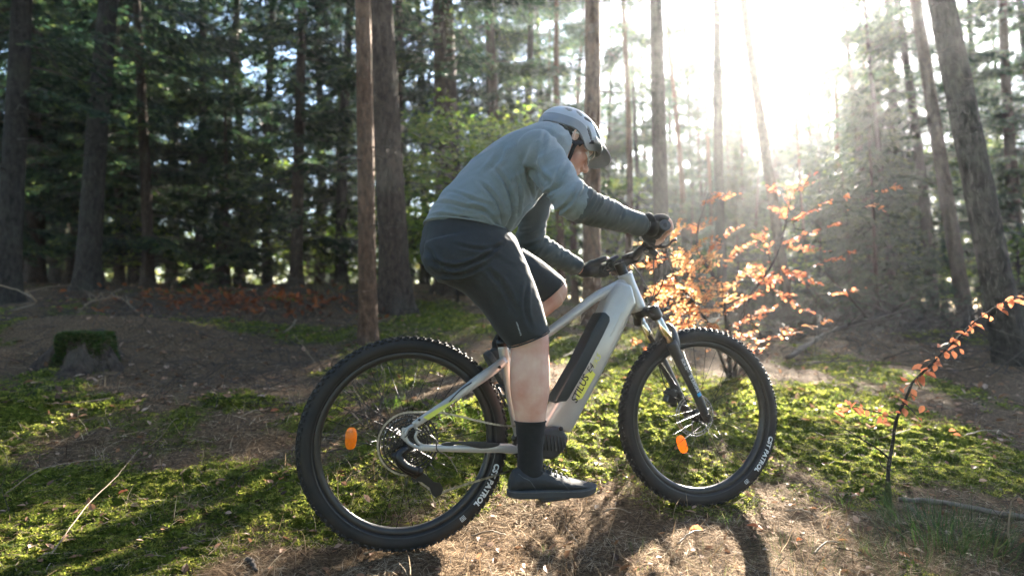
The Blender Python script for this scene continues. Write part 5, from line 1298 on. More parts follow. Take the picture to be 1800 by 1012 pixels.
# socks and shoes
mb = MB(); stations(mb, [(958, 738, 906, 740, .047, -.145), (956, 765, 909, 765, .042, -.145), (953, 795, 911, 795, .038, -.145), (954, 818, 910, 820, .038, -.145), (960, 836, 908, 840, .038, -.145)], n=26, sub=4, power=2.1)
me = remesh(mb, .005, 3); folds(me, lambda co, nn: .0012*vnoise(co*np.array([1, 1, 3.]), 40)); finish(me, m_sock, 'sock'); socko = link('sock', me, person, B)
ring_of(0, 0, -.145, (958, 739), (906, 741), .047, .0026, 'sock_cuff', m_sock, socko, pw=2.1)
def shoe(tf):
    """tf(x, y, z): shoe space (toe +x, sole at z = 0, length .30) to bicycle space"""
    up = MB(); rings = []
    for x, zt, zb, w, pw in ((-.002, .060, .022, .018, 2.2), (.008, .092, .020, .029, 2.3), (.030, .104, .020, .035, 2.3), (.065, .104, .020, .037, 2.4), (.095, .101, .020, .039, 2.4), (.125, .089, .020, .041, 2.3), (.155, .074, .020, .045, 2.3), (.190, .061, .020, .049, 2.4), (.225, .053, .020, .049, 2.4), (.255, .046, .020, .043, 2.3), (.278, .038, .021, .031, 2.2), (.290, .030, .022, .014, 2.1)):
        cz = (zt+zb)/2; h = (zt-zb)/2; rg = []
        for k in range(24):
            t = 2*PI*k/24; c, s = math.cos(t), math.sin(t); c = math.copysign(abs(c)**(2/pw), c); s = math.copysign(abs(s)**(2/pw), s)
            sl = 1 if s < 0 else (1-.42*s)
            rg.append(tf(x, w*c*sl, cz+h*s))
        rings.append(rg)
    loft(up, rings); me = remesh(up, .0042, 3)
    folds(me, lambda co, nn: .0010*fbm(co, 45, 2)); finish(me, m_shoe, 'shoe'); so_ = link('shoe', me, person, B)
    outline = [(-.006, .0), (0, .022), (.02, .035), (.06, .040), (.11, .041), (.16, .047), (.20, .052), (.235, .051), (.265, .042), (.288, .024), (.297, 0), (.288, -.024), (.265, -.040), (.235, -.048), (.2, -.049), (.16, -.046), (.11, -.043), (.06, -.040), (.02, -.035), (0, -.022)]
    ol = [(p.x, p.y) for p in smooth_path([V(a, b, 0) for a, b in outline], 3, closed=True)]
    def lift(x): return .010*max(0, (x-.22)/.07)**2
    mb = MB(); rr = []
    for z, k in ((-.002, .95), (.0, .985), (.004, 1.0), (.018, 1.0), (.024, .985), (.026, .95)):
        rr.append([tf(.145+(x-.145)*k, y*k, z+lift(x)) for x, y in ol])
    loft(mb, rr); mb.obj('sole', m_sole, so_, B, sharp=50)
    mb = MB(); tube(mb, [tf(.145+(x-.145)*1.003, y*1.004, .0205+lift(x)) for x, y in ol], .0013, 6, closed=True); mb.obj('sole_line', m_lace, so_, B)
    for i in range(5):
        x = .112+i*.019; z = .102-i*.0098
        mb = MB(); tube(mb, smooth_path([tf(x-.004, -.026, z-.014), tf(x+.002, -.012, z-.001), tf(x+.004, 0, z+.0015), tf(x+.006, .012, z-.001), tf(x+.010, .026, z-.014)], 4), (.0022, .0022) and .0024, 8); mb.obj('lace', m_lace, so_, B)
    mb = MB()
    for sy in (-1, 1): tube(mb, smooth_path([tf(.115, 0, .099), tf(.12, sy*.016, .104), tf(.132, sy*.026, .094), tf(.125, sy*.016, .092), tf(.117, 0, .099)], 4), .0019, 6)
    mb.obj('lace_bow', m_lace, so_, B)
    mb = MB(); tube(mb, smooth_path([tf(.09, -.030, .094), tf(.11, -.0335, .082), tf(.14, -.040, .066), tf(.165, -.0455, .046), tf(.18, -.0505, .028)], 4), .0010, 6)
    tube(mb, smooth_path([tf(.015, -.034, .085), tf(.03, -.0375, .072), (tf(.05, -.0395, .062)), tf(.066, -.0415, .040), tf(.075, -.0425, .026)], 4), .0010, 6); mb.obj('seam', m_lace, so_, B)
    return so_
h0 = bk(894, 872, -.145); t0_ = bk(1042, 866, -.145); dx = (t0_-h0); k_ = dx.length/.291; dx.normalize(); dz = V(-dx.z, 0, dx.x)
k_z = .96
shoe(lambda x, y, z: h0+dx*((x+.002)*k_)+V(0, y*k_, 0)+dz*(z*k_z*1.02))
# left foot: heel high, toe on the raised pedal behind the seat tube
dl = V(.30, 0, -.954).normalized(); nl = V(-dl.z, 0, dl.x)
toe = PED_L+nl*.018
hl0 = bk(852, 622, .135)
dl = (toe+V(0, -.007, 0)-hl0); dl.normalize(); nl = V(-dl.z, 0, dl.x).normalized()
shoe(lambda x, y, z: hl0+dl*x+V(0, y, 0)+nl*(z-.002))
mb = MB(); a_ = hl0+dl*.055+nl*.075
tube(mb, smooth_path([AN_L+(KN_L-AN_L)*.28, AN_L, a_+nl*.0, a_-nl*.03+dl*.01], 4), [.044, .037, .038, .036], 20); me = remesh(mb, .005, 3); finish(me, m_sock, 'sock'); link('sock', me, person, B)
# ---- helmet
def hshell(k, cut, rim=0.0):
    nu, nv = 220, 110; vs = []; fs = []; C0 = V(-.006, 0, .022)
    P = np.zeros((nv+1, nu, 3))
    for j in range(nv+1):
        for i in range(nu):
            th = 2*PI*i/nu; ct, st = math.cos(th), math.sin(th)
            fm = math.radians(97+2*ct-20*(ct > 0)*ct**2-0*st*st + 13*max(0, -ct)+rim)
            temple = math.exp(-((abs(math.atan2(st, ct))-1.05)/.30)**2)*math.radians(13)
            ear = math.exp(-((abs(math.atan2(st, ct))-1.75)/.33)**2)*math.radians(-4)
            ph = (fm+temple+ear)*j/nv
            rx = .128 if ct > 0 else .126
            ridge = 1+.020*math.cos(6*math.atan2(st*math.sin(ph), math.cos(ph)))*math.sin(ph*.9+.4)
            P[j, i] = ((C0.x+rx*k*ct*math.sin(ph)*ridge), .092*k*st*math.sin(ph)*ridge, C0.z+(.108*k)*math.cos(ph)*ridge)
    def vent(x, y, z):
        a = math.degrees(math.atan2(abs(y), z-C0.z))
        for (x0, a0, rx_, ra, sk) in ((.050, 0, .040, 7, 0), (-.030, 0, .030, 7, 0), (.060, 26, .034, 8, .0), (-.012, 26, .026, 7, 0), (-.070, 24, .018, 7, 0), (.056, 56, .036, 9, 40), (-.004, 54, .017, 6, -40), (-.042, 54, .014, 6, 30), (-.080, 56, .013, 7, 30), (.030, 80, .024, 5, 60), (-.09, 0, .015, 8, 0)):
            da = (a-a0-(x-x0)*sk*6)/ra; dx_ = (x-x0)/rx_
            if abs(da)**2.6+abs(dx_)**2.6 < 1: return True
        return False
    for j in range(nv+1):
        for i in range(nu): vs.append(V(*P[j, i]))
    for j in range(nv):
        for i in range(nu):
            a, b, c, d = j*nu+i, (j+1)*nu+i, (j+1)*nu+(i+1) % nu, j*nu+(i+1) % nu
            m = (vs[a]+vs[c])/2
            if cut and j < nv-8 and vent(*m): continue
            fs.append((a, b, c, d))
    return vs, fs, nu, nv
def build_shell(name, k, cut, thick, mats, par, low=None, rim=0.0):
    vs, fs, nu, nv = hshell(k, cut, rim); mb = MB()
    for f in fs:
        m = (vs[f[0]]+vs[f[2]])/2; a = math.degrees(math.atan2(abs(m.y), m.z-.022))
    mb.v = [tuple(hpnt(*v)) for v in vs]; mb.f = fs
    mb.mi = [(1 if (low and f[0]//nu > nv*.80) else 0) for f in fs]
    me = mb.mesh(name, mats); o = bpy.data.objects.new('t', me); COL.objects.link(o)
    s = o.modifiers.new('s', 'SOLIDIFY'); s.thickness = thick; s.offset = -1
    dg = bpy.context.evaluated_depsgraph_get(); m2 = bpy.data.meshes.new_from_object(o.evaluated_get(dg)); bpy.data.objects.remove(o)
    m2.name = name; return link(name, m2, par, B)
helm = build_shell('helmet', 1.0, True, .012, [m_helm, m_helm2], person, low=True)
build_shell('liner', .915, False, .006, [m_foam, m_foam], helm, rim=-5)
# visor
mb = MB(); rows = []
for j in range(9):
    t = j/8; row = []
    for i in range(17):
        a = math.radians(-64+128*i/16); R_ = .120+.048*t*math.cos(a*.75)**.7
        row.append(hpnt(-.006+R_*math.cos(a)*1.0+.004, (R_*.80)*math.sin(a), .052+.016*math.cos(a*1.2)-.022*t-.018*(1-math.cos(a))))
    rows.append(row)
vs = [p for r in rows for p in r]; vs2 = [p-(HR @ V(.2, 0, 1)).normalized()*.005 for p in vs]; n = len(vs); fs = []
for j in range(8):
    for i in range(16): a = j*17+i; fs += [(a, a+1, a+18, a+17), (n+a, n+a+17, n+a+18, n+a+1)]
for i in range(16): fs += [(i, n+i, n+i+1, i+1), (8*17+i, 8*17+i+1, n+8*17+i+1, n+8*17+i)]
for j in range(8): fs += [(j*17, j*17+17, n+j*17+17, n+j*17), (j*17+16, n+j*17+16, n+j*17+33, j*17+33)]
mb.add(vs, fs, 0) if False else mb.add(vs+vs2, fs, 0)
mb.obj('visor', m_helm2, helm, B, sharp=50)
for s in (-1, 1):
    mb = MB()
    tube(mb, smooth_path([hpnt(.052, s*.083, .030), hpnt(.030, s*.084, .010), hpnt(.012, s*.083, -.022), hpnt(.026, s*.066, -.068), hpnt(.040, s*.030, -.100), hpnt(.044, 0, -.108)], 5), [(.0015, .009)], 8) if False else None
    tube(mb, smooth_path([hpnt(.058, s*.080, .028), hpnt(.036, s*.081, .006), hpnt(.010, s*.082, -.026), hpnt(.022, s*.066, -.070), hpnt(.040, s*.034, -.099), hpnt(.044, 0, -.104)], 5), [(.0075, .0016), (.0075, .0016), (.008, .0022), (.0075, .0016), (.0075, .0016)], 10, ref=HR @ V(0, s, .15))
    tube(mb, smooth_path([hpnt(-.085, s*.058, .012), hpnt(-.050, s*.078, -.012), hpnt(-.022, s*.084, -.030), hpnt(.010, s*.083, -.028)], 5), [(.009, .0022), (.008, .0020), (.009, .0022)], 10, ref=HR @ V(0, s, .15))
    mb.obj('strap', m_strap, helm, B)
mb = MB(); pts = [hpnt(-.092*math.cos(math.radians(a)) , .076*math.sin(math.radians(a)), -.008) for a in range(-75, 76, 10)]
tube(mb, pts, [(.0045, .012)], 8, ref=HR @ V(0, 0, 1)) if False else tube(mb, pts, [(.004, .011)]*len(pts), 8, ref=HR @ V(0, 0, 1))
mb.obj('retention_band', m_strap, helm, B)
# glasses: clear lens, rim and temples
gl = MB(); rim_ = []
for j in range(7):
    for i in range(21):
        a = math.radians(-58+116*i/20); R_ = .098; z = .022-.044*j/6
        dip = .012*math.exp(-(a/.16)**2)*(j/6)
        gl.v.append(tuple(hpnt(.002+R_*math.cos(a)+.004, .074*math.sin(a)/math.sin(math.radians(58))*.95, z+dip+.004*abs(math.sin(a)))))
for j in range(6):
    for i in range(20): a = j*21+i; gl.f.append((a, a+1, a+22, a+21)); gl.mi.append(0)
glo = gl.obj('glasses', m_lens, person, B)
top = [Vector(gl.v[i]) for i in range(21)]; botl = [Vector(gl.v[6*21+i]) for i in range(21)]
mb = MB(); tube(mb, top, .0022, 8); tube(mb, botl, .0014, 8); mb.obj('rim', m_frame, glo, B)
for s, e in ((-1, top[0]), (1, top[-1])):
    mb = MB(); tube(mb, smooth_path([e, hpnt(.030, s*.080, .018), hpnt(-.002, s*.080, .014), hpnt(-.022, s*.079, .0)], 4), [(.0035, .0016)]*2, 8, ref=HR @ V(0, 1, 0)); mb.obj('temple', m_frame, glo, B)
# ================================================================ SMALL THINGS OF THE WOOD FLOOR
m_orange = tint_mat('autumn_leaves', [(.28, .085, .042), (.45, .165, .070), (.58, .28, .11), (.66, .42, .17)], .45, .55, 1.8)
def leaf_mesh(seed, col_t):
    g = random.Random(seed); k = g.uniform(.05, .22); v = [(0, 0, 0), (.28, .24, k*.7), (.60, .27, k), (.86, .13, k*.3), (1, 0, -.05), (.86, -.13, k*.3), (.60, -.27, k), (.28, -.24, k*.7), (.3, 0, .02), (.62, 0, .0)]
    f = [(0, 8, 1), (1, 8, 9), (1, 9, 2), (2, 9, 3), (3, 9, 4), (4, 9, 5), (5, 9, 6), (6, 9, 7), (7, 9, 8), (7, 8, 0)]
    me = np_mesh('leaf', np.array(v), np.array(f), m_orange, False); a = me.attributes.new('tint', 'FLOAT', 'POINT'); a.data.foreach_set('value', np.full(10, col_t, dtype=np.float32)); return me
LEAVES = [leaf_mesh(i, (.05+.13*i)) for i in range(8)]
def basis(d, up, s):
    d = Vector(d).normalized(); x = Vector(up)-d*Vector(up).dot(d); x.normalize(); y = x.cross(d); return Matrix(((d.x*s, y.x*s, x.x*s, 0), (d.y*s, y.y*s, x.y*s, 0), (d.z*s, y.z*s, x.z*s, 0), (0, 0, 0, 1)))
class Shrub:
    def __init__(s, name, label, cat, base, mat): s.root = empty(name, Matrix.Translation(base), label, cat); s.mat = mat; s.L = []
    def branch(s, pts, r0, r1, nm='branch', n=7):
        mb = MB(); P = smooth_path(pts, 5); tube(mb, P, [r0, r1], n); mb.obj(nm, s.mat, s.root); return P
    def leaf(s, p, d, up, size, tone): s.L.append((Vector(p), Vector(d), Vector(up), size, tone))
    def finish(s, limit=300):
        s.L.sort(key=lambda q: (q[0]-CAM).length/q[3]); near, rest = s.L[:limit], s.L[limit:]
        for p, d, u, sz, t in near: link('leaf', LEAVES[max(0, min(7, int(t*8)))], s.root, Matrix.Translation(p) @ basis(d, u, sz))
        if rest:
            V_ = []; F_ = []; T = []; base = np.array([v.co for v in LEAVES[3].vertices]); tf = np.array([list(p.vertices) for p in LEAVES[3].polygons])
            for i, (p, d, u, sz, t) in enumerate(rest):
                Mx = np.array(basis(d, u, sz))[:3, :3]; V_.append(base @ Mx.T+np.array(p)); F_.append(tf+i*len(base)); T += [t]*len(base)
            me = np_mesh('foliage', np.concatenate(V_), np.concatenate(F_), m_orange, False); a = me.attributes.new('tint', 'FLOAT', 'POINT'); a.data.foreach_set('value', np.array(T, dtype=np.float32))
            tag(link('foliage', me, s.root), kind='stuff')
R_ = random.Random(12)
def rv(k=1.0): return V(R_.gauss(0, k), R_.gauss(0, k), R_.gauss(0, k))
# the big orange beech behind the front wheel: layered near-level branches
b0 = at(1285, 600, 4.7); b0.z = gh(b0.x, b0.y)
sh_ = Shrub('autumn_beech', 'young beech with glowing orange leaves spreading behind the fork and front wheel', 'tree', b0, m_bark3)
stem1 = sh_.branch([b0, at(1270, 520, 4.65), at(1225, 430, 4.6), at(1245, 340, 4.6)], .022, .005, 'stem'); stem2 = sh_.branch([b0+V(.02, 0, 0), at(1310, 540, 4.8), at(1365, 450, 5.0), at(1390, 350, 5.1)], .018, .004, 'stem')
stem3 = sh_.branch([b0+V(-.02, 0, 0), at(1240, 560, 4.4), at(1195, 500, 4.2), at(1170, 440, 4.0)], .014, .004, 'stem')
def spray(P0, tip, n, leaf, tone, spread=.13, tonev=.2, sag=.02):
    P0, tip = Vector(P0), Vector(tip); mid = (P0+tip)/2+V(0, 0, .05*(tip-P0).length)+rv(.015)
    pts = sh_.branch([P0, mid, tip], .0045, .0012, n=4); ax = (tip-P0); Ln = ax.length; ax.normalize(); sd = ax.cross(V(0, 0, 1)).normalized()
    for i in range(max(2, n//8)):
        t = R_.uniform(.25, .95); p = pts[int(t*(len(pts)-1))]; s = R_.choice((-1, 1)); e = p+(ax*.7+sd*s*.8+V(0, 0, R_.uniform(-.25, .1))).normalized()*spread*R_.uniform(.7, 1.5)*(1.15-t*.5)
        tw = sh_.branch([p, (p+e)/2+V(0, 0, .01), e], .002, .0007, 'twig', 3)
        for k in range(6):
            u = k/5*.9+.1; q = p.lerp(e, u); ss = 1 if k % 2 else -1; dd = (e-p).normalized()*.6+sd*ss*.7+rv(.3); sh_.leaf(q, dd, V(0, 0, 1)+rv(.35), leaf*R_.uniform(.65, 1.15), min(.99, max(0, tone-.10+R_.gauss(0, tonev))))
    for k in range(n//3):
        u = R_.uniform(.15, 1); q = pts[int(u*(len(pts)-1))]; sh_.leaf(q, ax*.5+sd*R_.choice((-1, 1))*.8+rv(.3), V(0, 0, 1)+rv(.35), leaf*R_.uniform(.65, 1.15), min(.99, max(0, tone-.10+R_.gauss(0, tonev))))
def near_pt(P, q): return min(P, key=lambda p: (p-q).length)
tips = []
for (px, py, Y, tone) in [(1160, 425, 3.9, .85), (1195, 405, 4.0, .8), (1150, 470, 3.9, .7), (1205, 455, 4.1, .85), (1245, 465, 4.2, .9), (1170, 500, 4.0, .75), (1215, 505, 4.1, .95), (1255, 500, 4.2, .95), (1290, 490, 4.4, .8), (1150, 535, 4.0, .75), (1185, 545, 4.0, .8), (1225, 545, 4.1, .85),
                         (1265, 545, 4.2, .8), (1300, 530, 4.3, .65), (1170, 580, 4.1, .7), (1160, 605, 4.2, .5), (1215, 580, 4.2, .75), (1255, 590, 4.3, .55), (1310, 575, 4.3, .5), (1350, 560, 4.4, .45), (1330, 520, 4.6, .4), (1370, 500, 4.8, .35), (1400, 470, 4.9, .3), (1345, 455, 4.8, .35), (1300, 440, 4.7, .45),
                         (1260, 420, 4.6, .5), (1235, 390, 4.6, .5), (1285, 395, 4.7, .4), (1335, 400, 4.9, .3), (1385, 420, 5.0, .25), (1430, 440, 5.1, .25), (1300, 350, 4.9, .3), (1365, 365, 5.1, .25), (1410, 375, 5.1, .25), (1250, 355, 4.7, .45), (1445, 500, 5.0, .25), (1420, 540, 4.9, .3), (1390, 590, 4.6, .4), (1330, 615, 4.4, .4), (1290, 620, 4.3, .45),
                         (1135, 450, 4.1, .75), (1130, 565, 4.2, .65), (1235, 435, 4.2, .85), (1275, 460, 4.3, .85), (1195, 480, 4.1, .95), (1340, 480, 4.7, .4), (1200, 610, 4.3, .45), (1310, 465, 4.5, .6), (1365, 330, 5.2, .3), (1400, 325, 5.2, .3), (1330, 590, 4.4, .55), (1240, 520, 4.2, .95), (1280, 525, 4.3, .85), (1225, 470, 4.2, .9), (1180, 520, 4.0, .9), (1365, 540, 4.6, .35)]:
    t = at(px, py, Y)+rv(.03); P = min((stem1, stem2, stem3), key=lambda S: (near_pt(S, t)-t).length); o = near_pt(P, t+V(0, 0, -.12)); mx = 1.0
    if (t-o).length > .75: o = t+(o-t).normalized()*.75
    spray(o, t, 62 if Y < 4.5 else 42, .033 if Y < 4.5 else .038, tone)
# two outlying branches
for (a_, b_, Y, tone, n) in [((1300, 610), (1465, 563), 4.1, .55, 26), ((1395, 390), (1500, 345), 5.0, .55, 20), ((1460, 380), (1555, 365), 5.1, .6, 16), ((1400, 420), (1480, 395), 5.0, .4, 24), ((1420, 470), (1510, 440), 5.1, .3, 24), ((1440, 520), (1530, 505), 5.0, .3, 24), ((1380, 340), (1450, 300), 5.2, .4, 20), ((1500, 350), (1600, 330), 5.3, .4, 14), ((1370, 600), (1240, 600), 4.0, .5, 16), ((1095, 585), (1130, 612), 4.4, .5, 10)]:
    spray(at(*a_, Y), at(*b_, Y-.1), n, .045, tone, spread=.09)
sh_.finish(300)
# small sapling at the right
b0 = ground_at(1562, 893); Y0 = b0.y
sp = Shrub('beech_sapling', 'thin leaning sapling with curled orange leaves and a mossy foot at the lower right', 'tree', b0, m_bark3)
main = sp.branch([b0-V(0, 0, .02), at(1561, 858, Y0), at(1562, 820, Y0), at(1569, 780, Y0), at(1575, 740, Y0-.02), at(1592, 700, Y0-.03), at(1604, 672, Y0-.03)], .0085, .0048, 'stem', 10)
up_ = sp.branch([at(1604, 672, Y0-.03), at(1632, 645, Y0-.05), at(1662, 615, Y0-.06), at(1690, 588, Y0-.05), at(1720, 560, Y0-.04), at(1762, 532, Y0-.02), at(1803, 514, Y0)], .0055, .0012)
l1 = sp.branch([at(1563, 806, Y0), at(1545, 790, Y0-.02), at(1520, 775, Y0-.04), at(1492, 758, Y0-.05), at(1466, 741, Y0-.05)], .0050, .0012)
sp.branch([at(1566, 826, Y0), at(1550, 818, Y0-.03), at(1545, 806, Y0-.03)], .004, .002, 'twig')
sp.branch([at(1520, 775, Y0-.04), at(1512, 768, Y0-.04), at(1510, 760, Y0-.04)], .002, .001, 'twig', 5)
l2 = sp.branch([at(1577, 738, Y0-.02), at(1555, 728, Y0-.05), at(1525, 720, Y0-.09), at(1495, 714, Y0-.12), at(1462, 708, Y0-.14)], .0038, .001)
l3 = sp.branch([at(1590, 708, Y0-.03), at(1607, 725, Y0-.1), at(1618, 735, Y0-.16)], .0028, .001)
for P, n, t0 in ((up_, 50, .0), (l2, 20, .1), (l3, 4, .5), (main, 6, .75)):
    for i in range(n):
        u = t0+(1-t0)*(i+.5)/n; u = min(.999, u**(1.35 if P is up_ else 1)); q = P[int(u*(len(P)-1))]+rv(.014); d = V(R_.uniform(-1, 1), R_.uniform(-.6, .6), R_.uniform(-.9, .25)); sp.leaf(q, d, V(0, -.4, 1)+rv(.6), .037*R_.uniform(.6, 1.25), min(.99, max(0, R_.gauss(.10, .15))))
mb = MB(); tube(mb, [b0-V(0, 0, .02), at(1561, 878, Y0), at(1561, 858, Y0), at(1561, 845, Y0)], [.019, .015, .012, .0090], 10); mf = mb.obj('moss_sleeve', M_('moss_sleeve', (.07, .09, .014), .9, noise_=(120, .6), bump=(300, 1, .004)), sp.root)
sp.finish(300)
# ---- bare twig shrub seen through the rear wheel
tw = Shrub('bare_twig_shrub', 'leafless dark twiggy shrub seen through the rear wheel', 'bush', ground_at(612, 765), m_twig); b0 = tw.root.location.copy()
for i in range(16):
    px, py = R_.uniform(560, 720), R_.uniform(612, 730); t = at(px, py, b0.y+R_.uniform(-.15, .3)); s = b0+V(R_.uniform(-.12, .22), R_.uniform(-.05, .2), 0); s.z = gh(s.x, s.y)-.01
    P = tw.branch([s, s.lerp(t, .35)+rv(.02), s.lerp(t, .7)+rv(.03), t], .0034, .0010, n=5)
    for k in range(4):
        p = P[R_.randrange(5, len(P))]; e = p+V(R_.uniform(-1, 1), R_.uniform(-.5, .5), R_.uniform(-.2, .9)).normalized()*R_.uniform(.04, .11); tw.branch([p, (p+e)/2+rv(.006), e], .0019, .0008, 'twig', 4)
# ---- grass tufts
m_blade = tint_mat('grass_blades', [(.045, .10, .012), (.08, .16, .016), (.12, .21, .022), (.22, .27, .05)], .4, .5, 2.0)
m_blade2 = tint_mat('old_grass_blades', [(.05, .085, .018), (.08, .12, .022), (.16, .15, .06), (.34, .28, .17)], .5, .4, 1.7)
m_dark = tint_mat('dark_grass_blades', [(.015, .035, .008), (.03, .07, .012), (.05, .10, .016), (.12, .12, .045)], .5, .35, 1.2)  # semi-shade of the lower right corner put into a darker grass colour
bl5 = (np.array([[-.022, 0, 0], [.022, 0, 0], [.024, .03, .30], [-.024, .03, .30], [.018, .13, .62], [-.018, .13, .62], [.0, .33, .93]]), np.array([(0, 1, 2), (0, 2, 3), (3, 2, 4), (3, 4, 5), (5, 4, 6)]))
def tuft(px, py, n, h, r, mat, label, lean=.45, wid=1.0, seed=0):
    b = ground_at(px, py); g = np.random.RandomState(seed+int(px)); a = g.rand(n)*6.28; q = r*np.sqrt(g.rand(n)); x = b.x+q*np.cos(a); y = b.y+q*np.sin(a); P = np.stack([x, y, ghf(x, y)-.004], -1)
    hh = h*(.45+.6*g.rand(n)); me = scatter('grass_tuft', bl5, P-np.array(b), rot_arr(a-PI/2+g.randn(n)*.7, lean*g.rand(n), a), np.stack([hh*0+h*.42*wid*(.6+.6*g.rand(n)), hh, hh], -1), mat, kind='mesh')
    o = link('grass_tuft', me, None, Matrix.Translation(b)); return tag(o, label, 'grass', 'grass tufts on the mossy ground')
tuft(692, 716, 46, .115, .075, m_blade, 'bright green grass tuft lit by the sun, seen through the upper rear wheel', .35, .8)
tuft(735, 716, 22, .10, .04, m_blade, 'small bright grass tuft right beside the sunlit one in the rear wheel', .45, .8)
tuft(815, 745, 90, .13, .14, m_blade, 'broad pale grass tuft behind the chainstay and chain', .75, .6)
tuft(850, 770, 50, .10, .10, m_blade2, 'straw-coloured grass tuft just above the chainstay', .8, .6)
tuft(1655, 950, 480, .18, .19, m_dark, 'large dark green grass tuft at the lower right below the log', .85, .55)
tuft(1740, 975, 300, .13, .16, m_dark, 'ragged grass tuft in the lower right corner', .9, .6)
tuft(1487, 893, 16, .09, .03, m_blade, 'little fresh grass tuft left of the sapling', .4, .8)
tuft(1285, 925, 22, .07, .035, m_blade, 'little bright grass tuft right below the front tyre', .6, .8)
tuft(1310, 905, 14, .05, .03, m_blade2, 'tiny grass tuft just right of the front tyre', .7, .8)
tuft(1630, 842, 60, .12, .10, m_blade2, 'loose grass tuft behind the log at the right', .7, .5)
tuft(1440, 735, 60, .16, .14, m_blade2, 'drooping dry grass tuft right of the front tyre', 1.0, .5)
tuft(1540, 800, 30, .08, .06, m_blade, 'fresh green grass patch left of the thin sapling', .6, .6)
tuft(520, 700, 14, .07, .04, m_blade, 'small green tuft left of the rear tyre', .5, .8)
tuft(318, 712, 12, .09, .03, m_blade2, 'thin grass tuft in the shaded moss at the left', .5, .8)
tuft(990, 770, 60, .12, .12, m_blade2, 'thin grass tuft right of the motor', .8, .5)
tuft(1120, 985, 50, .07, .12, m_blade2, 'short grass tuft at the bottom edge below the pedal', .9, .6)
tuft(960, 975, 14, .05, .03, m_blade, 'tiny fresh tuft at the bottom edge in the middle', .5, .8)
tuft(600, 515, 120, .45, .45, m_blade2, 'patch of pale dry grass at the foot of the slim trunk', .7, .35)
tuft(1460, 690, 40, .08, .10, m_blade, 'fresh grass tuft on the bank behind the front wheel', .7, .6)
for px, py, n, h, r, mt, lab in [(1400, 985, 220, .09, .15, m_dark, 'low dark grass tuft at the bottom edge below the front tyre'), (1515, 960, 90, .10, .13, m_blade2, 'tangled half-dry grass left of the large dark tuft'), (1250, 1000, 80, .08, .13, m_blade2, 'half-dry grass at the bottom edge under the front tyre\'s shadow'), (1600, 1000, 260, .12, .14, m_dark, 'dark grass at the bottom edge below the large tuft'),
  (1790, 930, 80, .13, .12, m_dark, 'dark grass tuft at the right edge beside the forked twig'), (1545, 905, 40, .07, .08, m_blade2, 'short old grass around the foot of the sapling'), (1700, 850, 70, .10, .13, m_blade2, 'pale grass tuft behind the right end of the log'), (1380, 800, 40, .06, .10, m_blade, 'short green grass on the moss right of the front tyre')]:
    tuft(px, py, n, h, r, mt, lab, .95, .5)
# ---- stump
m_stump = M_('mossy_stump', (.026, .018, .012), .95, noise_=(9, .3), alt=(.018, .024, .007), bump=(60, 1, .02))
b = ground_at(150, 640)
tm, zs, ct = trunk_mesh('trunk', .50, .165, m_bark, ridge=.030, seed=51, bend=0, seg=60, n=64, flare=.6)
c = coords(tm); top = .25+.06*vnoise(c*np.array([1, 1, 0.]), 7); rr = np.sqrt(c[:, 0]**2+c[:, 1]**2); dirn = c[:, :2]/(rr[:, None]+1e-6)
k = c[:, 2] > .0; c[k, :2] = dirn[k]*(np.maximum(rr[k], .135)*(1+.16*vnoise(c[k]*np.array([1, 1, .5]), 7, 3)))[:, None]; over = c[:, 2] > top; frac = np.clip((c[:, 2]-top)/.12, 0, 1); c[over, :2] *= (1-frac[over])[:, None]; c[over, 2] = top[over]+.012*np.sin(frac[over]*PI)+.035*fbm(c[over]*np.array([1, 1, 0.]), 30, 2); setco(tm, c)
r = empty('tree_stump', Matrix.Translation(b-V(0, 0, .03)), 'dark mossy tree stump on the shaded bank at the left', 'stump'); link('trunk', tm, r, WM[r.name])
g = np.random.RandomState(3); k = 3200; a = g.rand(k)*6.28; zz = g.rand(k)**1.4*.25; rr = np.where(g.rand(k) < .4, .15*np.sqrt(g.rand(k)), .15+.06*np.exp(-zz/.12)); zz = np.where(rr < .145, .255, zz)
o = scatter('moss_coat', frond_clump(6, .016, .022, 4), np.stack([b.x+rr*np.cos(a), b.y+rr*np.sin(a), b.z-.03+zz], -1), rot_arr(a, g.rand(k)*1.2, a), .8+g.rand(k)*.8, m_dark, kind='stuff', parent=r)  # moss in the dark blade colour, so the stump's shadow is coloured in
# ---- logs and branches lying about
def limb(name, label, pts, r0, r1, mat=None, cat='branch', twigs=0, seed=0, n=9, sub=6):
    P = [Vector(p) for p in pts]; root = P[0].copy(); mb = MB(); Q = smooth_path([p-root for p in P], sub); g = random.Random(seed); Q = [q+V(g.gauss(0, r0*.3), g.gauss(0, r0*.3), g.gauss(0, r0*.3)) for q in Q]
    tube(mb, Q, [r0*(1+.12*g.gauss(0, 1))*(1-i/len(Q))+r1*(i/len(Q)) for i in range(len(Q))], n)
    e = empty(name, Matrix.Translation(root), label, cat, 'fallen branches and sticks'); mb.obj('limb', mat or m_twig, e, Matrix.Translation(root))
    for i in range(twigs):
        q = Q[g.randrange(len(Q)//4, len(Q))]; t = q+V(g.uniform(-1, 1), g.uniform(-1, 1), g.uniform(-.1, .9)).normalized()*g.uniform(.5, 1.4)*(P[-1]-P[0]).length*.22
        mb = MB(); tube(mb, [q, (q+t)/2+V(0, 0, .02), t], [max(r1, r0*.4), r1*.5], 5); mb.obj('twig', mat or m_twig, e, Matrix.Translation(root))
    return e
m_pale = M_('weathered_wood', (.20, .16, .12), .8, noise_=(30, .5), bump=(120, .6, .004), bscale=(1, 1, 1))
m_stick = M_('pale_stick', (.26, .19, .12), .7, noise_=(60, .4))
def gp(px, py, dz=0.0): p = ground_at(px, py); return p+V(0, 0, dz)
